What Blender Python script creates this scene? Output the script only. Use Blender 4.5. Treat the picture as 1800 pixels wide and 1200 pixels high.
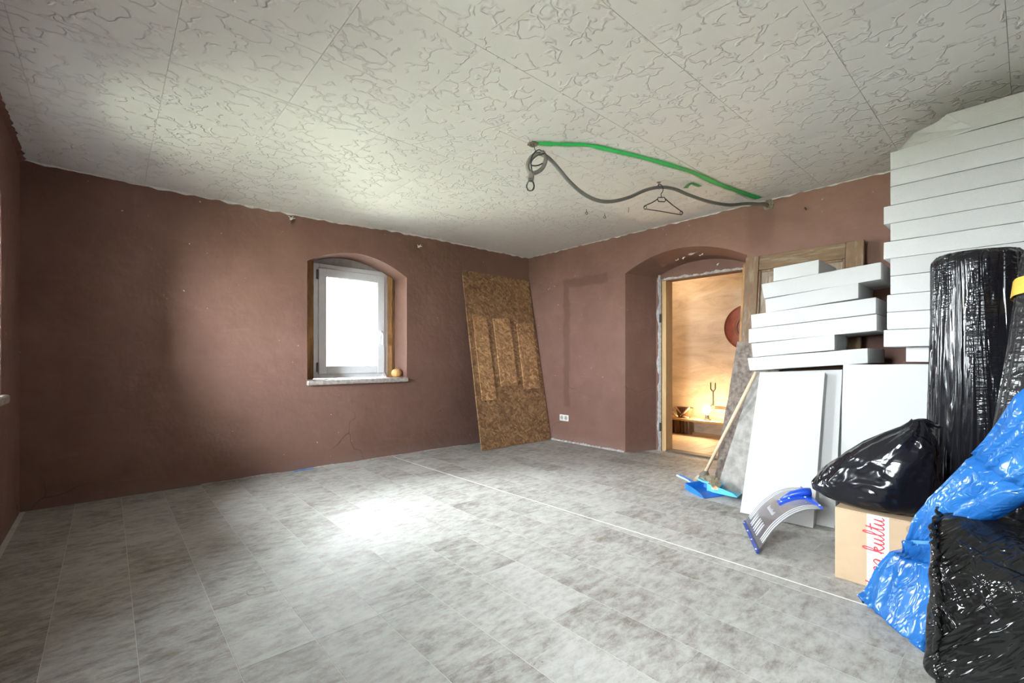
import bpy, bmesh, math, random
from mathutils import Vector, Matrix, noise
random.seed(7)
sc = bpy.context.scene
for o in list(bpy.data.objects): bpy.data.objects.remove(o)
C = sc.collection
PI = math.pi
R = math.radians

# ------------------------------------------------------------------ camera
CAM_H, YAW, FPX, HOR = 1.066, R(48.5), 805.0, 632.0
cd = bpy.data.cameras.new('camera'); cam = bpy.data.objects.new('camera', cd); C.objects.link(cam)
cam.location = (0, 0, CAM_H)
cam.rotation_euler = (PI/2, 0, YAW - PI/2)
cd.sensor_width = 36; cd.lens = FPX/1800*36; cd.shift_y = (HOR-600)/1800; cd.clip_start = .02
sc.camera = cam
# ------------------------------------------------------------------ sky and exposure
w = bpy.data.worlds.new('overcast_sky'); sc.world = w; w.use_nodes = True
bg = w.node_tree.nodes['Background']
bg.inputs[0].default_value = (.90, .95, 1, 1); bg.inputs[1].default_value = 57.0
sl = bpy.data.lights.new('sun', 'SUN'); sl.energy = 62; sl.angle = R(4); sl.color = (1, .97, .90)
sun = bpy.data.objects.new('sun', sl); C.objects.link(sun); sun.rotation_euler = Vector((-.62, .34, -.80)).to_track_quat('-Z', 'Y').to_euler()  # from behind the house: it reaches the yard, not the rooms
sc.view_settings.view_transform = 'Standard'; sc.view_settings.look = 'None'
sc.view_settings.exposure = 1.5; sc.view_settings.gamma = 1; sc.view_settings.use_curve_mapping = False
sc.cycles.use_denoising = True
sc.cycles.max_bounces = 7; sc.cycles.diffuse_bounces = 5; sc.cycles.transparent_max_bounces = 24
sc.cycles.sample_clamp_indirect = 6; sc.cycles.adaptive_threshold = .05

# the room (metres): x along the window wall, y towards it
XL, XB, YA, YF, HZ = -.456, 4.456, 4.68, -1.7, 2.5
XN, XFAR = 4.88, 6.42            # back of the door niche, far wall of the next room
WT = .41                          # outer wall thickness
def portal(loc, rot, sx, sy):     # guides sky sampling through a real window opening; emits nothing itself
    l = bpy.data.lights.new('window_portal', 'AREA'); l.shape = 'RECTANGLE'; l.size = sx; l.size_y = sy
    l.cycles.is_portal = True
    o = bpy.data.objects.new('window_portal', l); C.objects.link(o); o.location = loc; o.rotation_euler = rot
LWIN = [(2.84, 3.92), (.05, 1.13)]  # the two windows in the left wall (y ranges)
AWIN = (1.467, 2.547)
portal(((AWIN[0]+AWIN[1])/2, YA+.40, 1.45), (-PI/2, 0, 0), .9, 1.25)
for a, b in LWIN: portal((XL-.40, (a+b)/2, 1.45), (0, -PI/2, 0), 1.25, .9)

# ------------------------------------------------------------------ placing helpers (points measured on known planes of the room)
FW = Vector((math.cos(YAW), math.sin(YAW), 0)); RT = Vector((math.sin(YAW), -math.cos(YAW), 0))
EYE = Vector((0, 0, CAM_H))
def ray(px, py): return FW + RT*((px-900)/FPX) + Vector((0, 0, (HOR-py)/FPX))
def onz(px, py, z=0): d = ray(px, py); return EYE + d*((z-CAM_H)/d.z)
def onx(px, py, x): d = ray(px, py); return EYE + d*(x/d.x)
def ony(px, py, y): d = ray(px, py); return EYE + d*(y/d.y)
def ond(px, py, t): return EYE + ray(px, py)*t
def onp(px, py, p, n): d = ray(px, py); return EYE + d*((p-EYE).dot(n)/d.dot(n))
def onv(px, py, a, b):            # vertical plane through two plan points
    n = Vector((-(b[1]-a[1]), b[0]-a[0], 0)); return onp(px, py, Vector((a[0], a[1], 0)), n)

# ------------------------------------------------------------------ materials
class G:
    def __init__(s, name):
        m = bpy.data.materials.new(name); m.use_nodes = True; s.m = m; s.nt = m.node_tree
        s.b = s.nt.nodes['Principled BSDF']; s.out = s.nt.nodes['Material Output']
    def n(s, t, ins=None, **kw):
        x = s.nt.nodes.new(t)
        for k, v in kw.items(): setattr(x, k, v)
        for k, v in (ins or {}).items():
            if hasattr(v, 'is_output') or isinstance(v, bpy.types.NodeSocket): s.nt.links.new(v, x.inputs[k])
            else: x.inputs[k].default_value = v
        return x
    def co(s, kind='Object', scale=(1,1,1), rot=(0,0,0), rnd=0, loc=None):
        v = s.n('ShaderNodeNewGeometry').outputs['Position'] if kind == 'World' else s.n('ShaderNodeTexCoord').outputs[kind]
        if rnd:
            r = s.n('ShaderNodeObjectInfo').outputs['Random']
            k = s.n('ShaderNodeVectorMath', {0: (37.1, 91.7, 53.3), 3: s.math('MULTIPLY', r, rnd)}, operation='SCALE').outputs[0]
            v = s.n('ShaderNodeVectorMath', {0: v, 1: k}, operation='ADD').outputs[0]
        return s.n('ShaderNodeMapping', {'Vector': v, 'Scale': scale, 'Rotation': rot, 'Location': loc or (0,0,0)}).outputs[0]
    def noise(s, co, scale=5, detail=4, rough=.55, dist=0, out='Fac'):
        return s.n('ShaderNodeTexNoise', {'Vector': co, 'Scale': scale, 'Detail': detail, 'Roughness': rough, 'Distortion': dist}).outputs[out]
    def voro(s, co, scale=5, feature='F1', out='Distance', rnd=1):
        return s.n('ShaderNodeTexVoronoi', {'Vector': co, 'Scale': scale, 'Randomness': rnd}, feature=feature).outputs[out]
    def math(s, op, a, b=0, c=0, clamp=False):
        return s.n('ShaderNodeMath', {0: a, 1: b, 2: c}, operation=op, use_clamp=clamp).outputs[0]
    def ramp(s, f, stops):
        x = s.n('ShaderNodeValToRGB', {'Fac': f}); e = x.color_ramp.elements
        while len(e) < len(stops): e.new(.5)
        for q, (p, c) in zip(e, stops):
            q.position = p; q.color = (*c, 1) if len(c) == 3 else c
        return x.outputs[0]
    def step(s, f, a, b):          # smooth 0..1
        return s.n('ShaderNodeMapRange', {'Value': f, 'From Min': a, 'From Max': b}, interpolation_type='SMOOTHSTEP').outputs[0]
    def mix(s, f, a, b, mode='MIX'):
        x = s.n('ShaderNodeMix', data_type='RGBA', blend_type=mode)
        for i, v in ((0, f), (6, a), (7, b)):
            if isinstance(v, bpy.types.NodeSocket): s.nt.links.new(v, x.inputs[i])
            else: x.inputs[i].default_value = v if not isinstance(v, tuple) or len(v) == 4 else (*v, 1)
        return x.outputs[2]
    def add(s, v, co, k):          # warp coords
        return s.n('ShaderNodeVectorMath', {0: co, 1: s.n('ShaderNodeVectorMath', {0: v, 3: k}, operation='SCALE').outputs[0]}, operation='ADD').outputs[0]
    def bump(s, h, dist=.01, strength=1, prev=None):
        ins = {'Height': h, 'Distance': dist, 'Strength': strength}
        if prev is not None: ins['Normal'] = prev
        return s.n('ShaderNodeBump', ins).outputs[0]
    def set(s, **kw):
        nm = dict(col='Base Color', rough='Roughness', metal='Metallic', nor='Normal', trans='Transmission Weight', ior='IOR',
                  coat='Coat Weight', coatr='Coat Roughness', alpha='Alpha', spec='Specular IOR Level', ecol='Emission Color', es='Emission Strength', sub='Subsurface Weight', coatn='Coat Normal')
        for k, v in kw.items():
            i = s.b.inputs[nm[k]]
            if isinstance(v, bpy.types.NodeSocket): s.nt.links.new(v, i)
            else: i.default_value = (*v, 1) if isinstance(v, tuple) and len(v) == 3 else v
        return s.m

def plain(name, col, rough=.5, metal=0, var=.12, scale=20, bump=0, **kw):
    g = G(name); c = g.co(); f = g.noise(c, scale)
    d = tuple(max(0, x*(1-var)) for x in col); l = tuple(min(1, x*(1+var)) for x in col)
    g.set(col=g.ramp(f, [(.3, d), (.7, l)]), rough=rough, metal=metal, **kw)
    if bump: g.set(nor=g.bump(f, bump))
    return g.m

def m_paint(name, stain=None):
    g = G(name); c = g.co('World')
    big = g.noise(c, .9, 3, .6); mid = g.noise(c, 4, 4, .65, .4)
    col = g.ramp(g.math('ADD', g.math('MULTIPLY', big, .55), g.math('MULTIPLY', mid, .45)), [(.3, (.155, .081, .063)), (.52, (.188, .102, .080)), (.72, (.222, .125, .101))])
    sm = g.noise(g.co('World', (1.2, 1.2, 7)), 2.2, 3, .6, 1.2)          # roller smears
    col = g.mix(g.math('MULTIPLY', g.step(sm, .6, .78), .24), col, (.26, .165, .135))
    chips = g.math('MULTIPLY', g.step(g.noise(c, 38, 1, .4), .775, .79), g.step(big, .5, .6))
    col = g.mix(g.math('MULTIPLY', chips, .8), col, (.62, .55, .5))
    z = g.n('ShaderNodeSeparateXYZ', {0: c}).outputs[2]
    dirt = g.math('MULTIPLY', g.step(g.math('ADD', z, g.math('MULTIPLY', mid, .35)), .3, .16), .5)  # scuffed, chalky plinth line
    col = g.mix(dirt, col, (.215, .142, .127))
    if stain: col = stain(g, col, c, mid)
    # hairline cracks, only here and there
    wc = g.add(g.noise(c, 3, 2, out='Color'), c, .35)
    cr = g.math('MULTIPLY', g.step(g.voro(wc, .9, 'DISTANCE_TO_EDGE'), .007, .002), g.step(g.noise(c, .8, 1), .56, .62))
    cr = g.math('MULTIPLY', cr, g.step(z, 1.0, .6))
    col = g.mix(g.math('MULTIPLY', cr, .75), col, (.09, .05, .04))
    h = g.noise(c, 5, 3, .68)
    g.set(col=col, rough=.72, spec=.25, nor=g.bump(h, .016, .55))
    return g.m
def stain_b(g, col, c, mid):      # the filled chase: an inverted L of smoother, darker plaster
    s = g.n('ShaderNodeSeparateXYZ', {0: g.add(g.noise(c, 5, 3, out='Color'), c, .09)}); y, z = s.outputs[1], s.outputs[2]
    def band(v, a, b, e=.02): return g.math('MULTIPLY', g.step(v, a-e, a+e), g.step(v, b+e, b-e))
    v1 = g.math('MULTIPLY', band(y, 3.97, 4.07), band(z, .5, 2.1)); h1 = g.math('MULTIPLY', band(y, 3.37, 4.07), band(z, 2.03, 2.15))
    st = band(y, 1.56, 1.78, .04); st = g.math('MULTIPLY', st, g.step(z, 2.05, 2.2))
    k = g.math('MAXIMUM', g.math('MAXIMUM', v1, h1), st)
    return g.mix(g.math('MULTIPLY', k, .55), col, (.115, .057, .044))

def m_ceiling():
    g = G('ceiling_foam'); c = g.co('World'); r = g.n('ShaderNodeObjectInfo').outputs['Random']
    cc = g.co('Object', rnd=1)
    wc = g.add(g.noise(cc, 14, 1, .6, out='Color'), cc, .10)
    e1 = g.voro(wc, 9, 'DISTANCE_TO_EDGE')
    h = g.math('MULTIPLY', g.step(e1, .085, .012), g.step(g.noise(cc, 11, 0), .42, .50))
    big = g.noise(c, .7, 1)
    col = g.mix(g.math('ADD', g.math('MULTIPLY', r, .5), g.math('MULTIPLY', big, .5)), (.80, .79, .775), (.87, .86, .85))
    g.set(col=col, rough=.6, spec=.3, nor=g.bump(h, .0065, .9)); return g.m

def m_vinyl():
    g = G('vinyl_stone_print'); r = g.n('ShaderNodeObjectInfo').outputs['Random']
    c = g.co('Object', (2.3, 4.6, 1), (0, 0, R(-14)), rnd=1); c0 = g.co('Object', rnd=1)
    n1 = g.noise(g.add(g.noise(c, 2.5, 1, out='Color'), c, .10), 5, 6, .74, .2); n2 = g.noise(c0, 2.2, 2, .6); n3 = g.noise(c, 24, 3, .7, .6)
    f = g.math('ADD', g.math('MULTIPLY', n1, .70), g.math('MULTIPLY', n2, .30))
    f = g.math('ADD', f, g.math('MULTIPLY', g.math('SUBTRACT', r, .5), .07))
    col = g.ramp(f, [(.32, (.145, .127, .110)), (.42, (.242, .222, .202)), (.51, (.335, .319, .301)), (.63, (.415, .402, .386))])
    vein = g.math('MULTIPLY', g.step(n3, .60, .72), g.step(n1, .55, .42))
    col = g.mix(g.math('MULTIPLY', vein, .65), col, (.105, .092, .080))
    light = g.math('MULTIPLY', g.step(g.noise(c, 11, 4, .7, 1.5), .57, .68), .35)
    col = g.mix(light, col, (.45, .44, .43))
    h = n3
    g.set(col=col, rough=g.n('ShaderNodeMapRange', {'Value': n1, 'To Min': .58, 'To Max': .74}).outputs[0], spec=.26, nor=g.bump(h, .0016, .7)); return g.m

def m_osb(name, tone=1.0):
    g = G(name); hs = []; cols = None
    base = g.co('Object')
    for i, (rot, s) in enumerate(((.5, 9), (1.9, 11), (2.7, 8))):
        c = g.co('Object', (1, 1, 1), (R(11*i), rot, R(20)))
        cs = g.n('ShaderNodeMapping', {'Vector': c, 'Scale': (.8, 6, 6), 'Rotation': (0, 0, 0)}).outputs[0]
        cs = g.add(g.noise(base, 7, 2, out='Color'), cs, .12)
        v = g.n('ShaderNodeTexVoronoi', {'Vector': cs, 'Scale': s*.9})
        rr = g.n('ShaderNodeSeparateColor', {0: v.outputs['Color']})
        shade = g.ramp(rr.outputs[0], [(0, tuple(x*tone for x in (.15, .083, .040))), (.35, tuple(x*tone for x in (.215, .125, .062))), (.7, tuple(x*tone for x in (.29, .178, .092))), (1, tuple(x*tone for x in (.40, .265, .150)))])
        h = rr.outputs[1]
        if cols is None: cols, hh = shade, h
        else:
            k = g.step(g.math('SUBTRACT', h, hh), -.06, .06)
            cols = g.mix(k, cols, shade); hh = g.math('MAXIMUM', h, hh)
    grain = g.noise(g.co('Object', (40, 8, 8)), 6, 4)
    cols = g.mix(.35, cols, g.ramp(grain, [(.3, (.1, .045, .02)), (.7, (.42, .25, .12))]), 'SOFT_LIGHT')
    g.set(col=cols, rough=.62, nor=g.bump(g.math('ADD', hh, g.math('MULTIPLY', grain, .3)), .003, .8)); return g.m

def m_wood(name, dark, light, scale=(1, 1, 1), rough=.65, axis=2, worn=None):
    g = G(name); st = [14, 14, 14]; st[axis] = 1.2
    c = g.co('Object', tuple(a*b for a, b in zip(st, scale)), rnd=1)
    f = g.noise(c, 2.2, 6, .65, 1.5); f2 = g.noise(g.co('Object', rnd=1), 3, 4)
    col = g.ramp(g.math('ADD', g.math('MULTIPLY', f, .65), g.math('MULTIPLY', f2, .35)), [(.3, dark), (.7, light)])
    if worn: col = g.mix(g.step(g.noise(g.co('Object', tuple(.45*s for s in st), rnd=1), 3.5, 5, .7), .5, .64), col, worn)
    g.set(col=col, rough=rough, nor=g.bump(f, .004, .7)); return g.m

def m_eps():
    g = G('white_polystyrene'); c = g.co('Object', rnd=1); r = g.n('ShaderNodeObjectInfo').outputs['Random']
    bead = g.voro(c, 240); big = g.noise(c, 3.2, 5, .65); sm = g.noise(g.co('Object', (1.2, 1.2, 1.0), rnd=1), 9, 5, .7)
    col = g.mix(r, (.43, .427, .42), (.475, .472, .466))
    dirt = g.math('MULTIPLY', g.step(big, .56, .75), g.step(sm, .45, .68))
    col = g.mix(g.math('MULTIPLY', dirt, .5), col, (.31, .29, .26))
    g.set(col=col, rough=.75, spec=.25, nor=g.bump(bead, .0022, .35)); return g.m

def m_film(name, col=(.008, .008, .010), a=(26, 26, 1.2), b=(7, 7, 55), k=(.6, .35), dist=.008, rough=.16, rot=(0, 0, 0), spec=.5):
    """two families of stretch wrinkles: long ones (a) and short crinkles across them (b), the latter in patches"""
    g = G(name); o = g.co('Object', rot=rot)
    def ridged(sc_, det, ds):
        c = g.n('ShaderNodeMapping', {'Vector': o, 'Scale': sc_}).outputs[0]
        return g.step(g.math('ABSOLUTE', g.math('SUBTRACT', g.noise(c, 1, det, .6, ds), .5)), .16, .0)
    h = g.math('MULTIPLY', ridged(a, 2, .6), k[0])
    if k[1]:
        m = g.step(g.noise(g.co('Object', (a[0]*.35, a[1]*.35, a[2]*.8)), 1, 1), .45, .6)
        h = g.math('ADD', h, g.math('MULTIPLY', g.math('MULTIPLY', ridged(b, 1, .8), m), k[1]))
    g.set(col=col, rough=rough, spec=spec, nor=g.bump(h, dist, 1.0)); return g.m

def m_glass():
    g = G('window_glass'); nt = g.nt
    tr = g.n('ShaderNodeBsdfTransparent'); gl = g.n('ShaderNodeBsdfGlossy', {'Roughness': .02}); fr = g.n('ShaderNodeFresnel', {'IOR': 1.45})
    tr.inputs[0].default_value = (.95, .97, .96, 1)
    mx = g.n('ShaderNodeMixShader', {0: fr.outputs[0], 1: tr.outputs[0], 2: gl.outputs[0]}); nt.links.new(mx.outputs[0], g.out.inputs[0]); return g.m

def m_spray():
    g = G('green_spray_paint'); uv = g.n('ShaderNodeUVMap').outputs[0]
    v = g.n('ShaderNodeSeparateXYZ', {0: uv}).outputs[1]; d = g.math('ABSOLUTE', g.math('SUBTRACT', v, .5))
    n = g.noise(g.co('World'), 70, 4, .7); n2 = g.noise(g.co('World'), 400, 2)
    a = g.step(g.math('ADD', d, g.math('ADD', g.math('MULTIPLY', g.math('SUBTRACT', n, .5), .22), g.math('MULTIPLY', g.math('SUBTRACT', n2, .5), .45))), 0.47, .03)
    g.set(col=(.0, .42, .085), rough=.55, alpha=a); return g.m

M = {}
M['paint'] = m_paint('brown_wall_paint'); M['paint_b'] = m_paint('brown_wall_paint_filled', stain_b)
M['ceil'] = m_ceiling(); M['vinyl'] = m_vinyl(); M['osb'] = m_osb('osb_flakes', 1.05); M['osb2'] = m_osb('osb_flakes_pale', 1.6)
M['eps'] = m_eps(); M['glass'] = m_glass(); M['spray'] = m_spray()
M['pvc'] = plain('white_pvc', (.78, .80, .84), .3, var=.03)
M['steel'] = plain('grey_steel', (.18, .18, .19), .35, .8)
M['dark'] = plain('dark_wire', (.02, .018, .02), .45)
M['conduit'] = plain('grey_conduit', (.17, .165, .155), .45, var=.06)
M['sillstone'] = plain('worn_sill_stone', (.36, .31, .29), .6, var=.35, scale=30, bump=.006)
M['rawbeam'] = m_wood('raw_brown_timber', (.10, .045, .016), (.42, .215, .075), (1, 1, 1))
M['plaster_grey'] = plain('grey_plaster', (.46, .44, .43), .8, var=.15, scale=14, bump=.01)
M['plaster_white'] = plain('white_peeling_plaster', (.40, .375, .355), .75, var=.38, scale=22, bump=.02)
M['far_wall'] = plain('raw_cream_plaster', (.56, .47, .37), .85, var=.2, scale=6, bump=.02)
M['far_floor'] = m_wood('far_room_boards', (.36, .27, .19), (.60, .48, .36), axis=1)
M['pine'] = m_wood('pine', (.42, .25, .11), (.62, .42, .21))
M['pine_y'] = m_wood('pine_bench', (.50, .30, .12), (.70, .48, .24), axis=1)
M['handle_wood'] = m_wood('broom_handle_wood', (.52, .36, .23), (.70, .53, .37))
M['olddoor'] = m_wood('old_door_wood', (.085, .042, .020), (.19, .11, .055), worn=(.20, .145, .10))
M['olddoor_y'] = m_wood('old_door_rail_wood', (.085, .042, .020), (.20, .12, .06), axis=1, worn=(.22, .165, .115))
M['door_panel'] = m_wood('old_door_panel_wood', (.15, .10, .065), (.26, .20, .145), worn=(.29, .24, .19))
M['slab_dark'] = plain('rough_brown_board', (.13, .10, .082), .8, var=.55, scale=30, bump=.01)
M['slab_grey'] = plain('weathered_grey_board', (.24, .225, .21), .8, var=.25, scale=18, bump=.008)
M['threshold'] = m_wood('worn_threshold', (.06, .045, .035), (.17, .13, .10), axis=1)
M['socket'] = plain('white_socket_plastic', (.78, .78, .76), .35, var=.02)
M['terracotta'] = plain('rust_red_enamel', (.21, .052, .028), .45, var=.25, scale=9)
M['pumpkin'] = plain('orange_pumpkin', (.62, .33, .12), .5, var=.25, scale=40)
M['blue_pan'] = plain('blue_plastic', (.012, .16, .55), .35, var=.15)
M['cyan_pan'] = plain('pale_blue_plastic', (.10, .46, .70), .35, var=.15)
M['bristle'] = plain('straw_bristle', (.36, .30, .21), .8, var=.4, scale=60)
M['navy'] = plain('blue_shovel_plastic', (.010, .055, .42), .3, var=.1)
M['navy2'] = plain('dark_blue_edge_plastic', (.010, .030, .17), .35, var=.1)
M['rivet'] = plain('white_rivet', (.8, .8, .82), .3, var=.02)
M['card'] = plain('cardboard', (.47, .335, .215), .75, var=.06, scale=8)
M['tape'] = plain('white_printed_tape', (.80, .79, .79), .3, var=.03)
M['red'] = plain('red_print', (.52, .035, .05), .45, var=.08)
M['ink'] = plain('brown_print', (.16, .10, .06), .6)
M['yellow'] = plain('yellow_tape', (.66, .42, .06), .4, var=.1)
M['film_roll'] = m_film('black_stretch_film_roll', a=(20, 20, 1.4), b=(9, 9, 48), k=(.6, .42), dist=.007, rough=.15)
M['film_roll2'] = m_film('black_stretch_film_roll_criss', (.020, .019, .020), a=(5, 5, 26), b=(24, 24, 3), k=(.5, .3), dist=.006, rough=.24, rot=(.45, .3, .2), spec=.4)
M['film_pack'] = m_film('black_stretch_film_pack', (.007, .007, .007), a=(3, 24, 5), b=(22, 8, 22), k=(.6, .5), dist=.008, rough=.16, rot=(-.7, .1, .25))
M['bag'] = m_film('black_bin_liner', (.006, .006, .009), a=(7, 4, 5), b=(14, 9, 20), k=(.9, .12), dist=.010, rough=.20)
M['filler_black'] = plain('dark_hole', (.02, .015, .012), .9)
M['bulbglass'] = None; M['clear'] = None
def m_clear(name, col, rough, tw=.92):
    g = G(name); g.set(col=col, rough=rough, trans=tw, ior=1.25, spec=.6); return g.m
M['glint'] = plain('glint_plastic', (.42, .42, .44), .2, var=.05)  # pale colour stands in for the bright highlight lines on the blade ribs
M['clear'] = m_clear('clear_smoky_plastic', (.62, .58, .60), .10)
def m_bulb():
    g = G('clear_bulb_glass'); tr = g.n('ShaderNodeBsdfTransparent'); gl = g.n('ShaderNodeBsdfGlossy', {'Roughness': .05})
    df = g.n('ShaderNodeBsdfDiffuse', {'Color': (.85, .85, .84, 1)})
    a = g.n('ShaderNodeMixShader', {0: .14, 1: tr.outputs[0], 2: df.outputs[0]}); fr = g.n('ShaderNodeFresnel', {'IOR': 1.5})
    b = g.n('ShaderNodeMixShader', {0: fr.outputs[0], 1: a.outputs[0], 2: gl.outputs[0]}); g.nt.links.new(b.outputs[0], g.out.inputs[0]); return g.m
M['bulbglass'] = m_bulb()
def m_blue():
    g = G('blue_plastic_film'); o = g.co('Object', rot=Vector((.55, -.55, .62)).rotation_difference(Vector((1, 0, 0))).to_euler())
    c = g.n('ShaderNodeMapping', {'Vector': o, 'Scale': (3, 20, 20)}).outputs[0]; c2 = g.n('ShaderNodeMapping', {'Vector': o, 'Scale': (9, 12, 12)}).outputs[0]
    r1 = g.step(g.math('ABSOLUTE', g.math('SUBTRACT', g.noise(c, 1, 2, .6, .8), .5)), .14, 0); r2 = g.step(g.math('ABSOLUTE', g.math('SUBTRACT', g.noise(c2, 1, 1, .6, 1.2), .5)), .10, 0)
    h = g.math('ADD', r1, g.math('MULTIPLY', r2, .4)); nor = g.bump(h, .0028, .9)
    col = g.ramp(g.noise(c2, .6, 2), [(.3, (.010, .115, .40)), (.7, (.030, .18, .50))])
    g.set(col=col, rough=.25, spec=.5, nor=nor)
    t = g.n('ShaderNodeBsdfTranslucent', {'Color': (.03, .24, .70, 1), 'Normal': nor})
    mx = g.n('ShaderNodeMixShader', {0: .22, 1: g.b.outputs[0], 2: t.outputs[0]}); g.nt.links.new(mx.outputs[0], g.out.inputs[0]); return g.m
M['blue_film'] = m_blue()
def m_emit(name, col, s):
    g = G(name); g.set(col=(.9, .8, .6), ecol=col, es=s); return g.m
M['lit'] = m_emit('lit_bulb', (1, .70, .32), 40)
def m_grass():
    g = G('lawn'); f = g.noise(g.co('World'), 2, 6, .7); g.set(col=g.ramp(f, [(.3, (.28, .29, .215)), (.7, (.39, .395, .31))]), rough=.9); return g.m
M['grass'] = m_grass()

# ------------------------------------------------------------------ mesh helpers
WLOC = {}                                        # world location of each linked object (no parent is rotated)
class MB:
    def __init__(s): s.v = []; s.f = []; s.uv = None
    def add(s, vs, fs):
        n = len(s.v); s.v += [Vector(x) for x in vs]; s.f += [tuple(i+n for i in q) for q in fs]; return s
    def box(s, a, b, bev=0, mat=None, jit=0):
        a = Vector(a); b = Vector(b); bm = bmesh.new(); bmesh.ops.create_cube(bm, size=1)
        c = (a+b)/2; d = b-a
        for v in bm.verts: v.co = Vector((v.co.x*abs(d.x), v.co.y*abs(d.y), v.co.z*abs(d.z)))
        if bev: bmesh.ops.bevel(bm, geom=list(bm.edges), offset=bev, segments=1, affect='EDGES', profile=.5)
        for v in bm.verts:
            if jit: v.co += noise.noise_vector((v.co+c)*7)*jit
            v.co += c
            if mat is not None: v.co = mat @ v.co
        bm.verts.index_update()
        s.add([v.co.copy() for v in bm.verts], [[v.index for v in f.verts] for f in bm.faces]); bm.free(); return s
    def hexa(s, q):                              # 8 corners: front 4 ccw, then back 4 in the same order
        return s.add(q, [(0, 1, 2, 3), (7, 6, 5, 4), (0, 4, 5, 1), (1, 5, 6, 2), (2, 6, 7, 3), (3, 7, 4, 0)])
    def loft(s, rings, cap=True, closed=True):
        n = len(rings[0]); base = len(s.v)
        for r in rings: s.v += [Vector(p) for p in r]
        for i in range(len(rings)-1):
            for j in range(n if closed else n-1):
                k = (j+1) % n; a = base+i*n
                s.f.append((a+j, a+k, a+n+k, a+n+j))
        if cap and closed:
            s.f.append(tuple(base+j for j in reversed(range(n)))); e = base+(len(rings)-1)*n; s.f.append(tuple(e+j for j in range(n)))
        return s
    def tube(s, pts, r, seg=8, cap=True):
        pts = [Vector(p) for p in pts]; rr = r if isinstance(r, (list, tuple)) else [r]*len(pts); rings = []; up = None
        for i, p in enumerate(pts):
            t = (pts[min(i+1, len(pts)-1)]-pts[max(i-1, 0)]).normalized()
            if up is None: up = t.orthogonal().normalized()
            else:
                up = up - t*up.dot(t)
                up = t.orthogonal().normalized() if up.length < 1e-4 else up.normalized()
            b = t.cross(up); rings.append([p+(up*math.cos(2*PI*j/seg)+b*math.sin(2*PI*j/seg))*rr[i] for j in range(seg)])
        return s.loft(rings, cap)
    def lathe(s, prof, c, seg=20, axis='z'):      # prof: (radius, height)
        c = Vector(c); rings = []
        for r, h in prof:
            ring = []
            for j in range(seg):
                a = 2*PI*j/seg; x, y = r*math.cos(a), r*math.sin(a)
                ring.append(c+(Vector((x, y, h)) if axis == 'z' else Vector((h, x, y)) if axis == 'x' else Vector((y, h, x))))
            rings.append(ring)
        return s.loft(rings)
    def prism(s, poly, off):                     # 3D polygon extruded by a vector
        off = Vector(off); p = [Vector(q) for q in poly]; n = len(p)
        s.add(p+[q+off for q in p], [tuple(range(n)), tuple(reversed(range(n, 2*n)))]+[(i, n+i, n+(i+1) % n, (i+1) % n) for i in range(n)]); return s
    def build(s, name, mat, parent=None, smooth=False, loc=None, angle=None, sub=0):
        vs = s.v
        if parent is not None: base = WLOC[parent.name]
        elif loc is not None: base = Vector(loc)
        else:
            mn = Vector((min(v.x for v in vs), min(v.y for v in vs), min(v.z for v in vs))); mx = Vector((max(v.x for v in vs), max(v.y for v in vs), 0))
            base = Vector(((mn.x+mx.x)/2, (mn.y+mx.y)/2, mn.z))
        me = bpy.data.meshes.new(name); me.from_pydata([v-base for v in vs], [], s.f); me.update()
        bm = bmesh.new(); bm.from_mesh(me); bmesh.ops.recalc_face_normals(bm, faces=bm.faces); bm.to_mesh(me); bm.free()
        me.materials.append(mat)
        if smooth: me.shade_smooth()
        if angle is not None and smooth: me.set_sharp_from_angle(angle=angle)
        o = bpy.data.objects.new(name, me); C.objects.link(o)
        if parent is not None: o.parent = parent; WLOC[o.name] = base
        else: o.location = base; WLOC[o.name] = base
        if sub:
            m = o.modifiers.new('subdivision', 'SUBSURF'); m.levels = sub; m.render_levels = sub
        return o
def tag(o, label=None, cat=None, group=None, kind=None):
    for k, v in (('label', label), ('category', cat), ('group', group), ('kind', kind)):
        if v: o[k] = v
    return o
def thing(name, loc, label, cat, group=None):
    o = bpy.data.objects.new(name, None); o.empty_display_size = .05; C.objects.link(o); o.location = loc; WLOC[o.name] = Vector(loc)
    return tag(o, label, cat, group)
def struct(o): o['kind'] = 'structure'; return o
def catmull(pts, n=6):
    pts = [Vector(p) for p in pts]; out = []
    for i in range(len(pts)-1):
        p0, p1, p2, p3 = pts[max(i-1, 0)], pts[i], pts[i+1], pts[min(i+2, len(pts)-1)]
        for k in range(n):
            t = k/n; out.append(.5*((2*p1)+(p2-p0)*t+(2*p0-5*p1+4*p2-p3)*t*t+(3*p1-p0-3*p2+p3)*t**3))
    return out+[pts[-1]]
def rot_about(p, axis, ang): p = Vector(p); return Matrix.Translation(p) @ Matrix.Rotation(ang, 4, axis) @ Matrix.Translation(-p)

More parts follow.
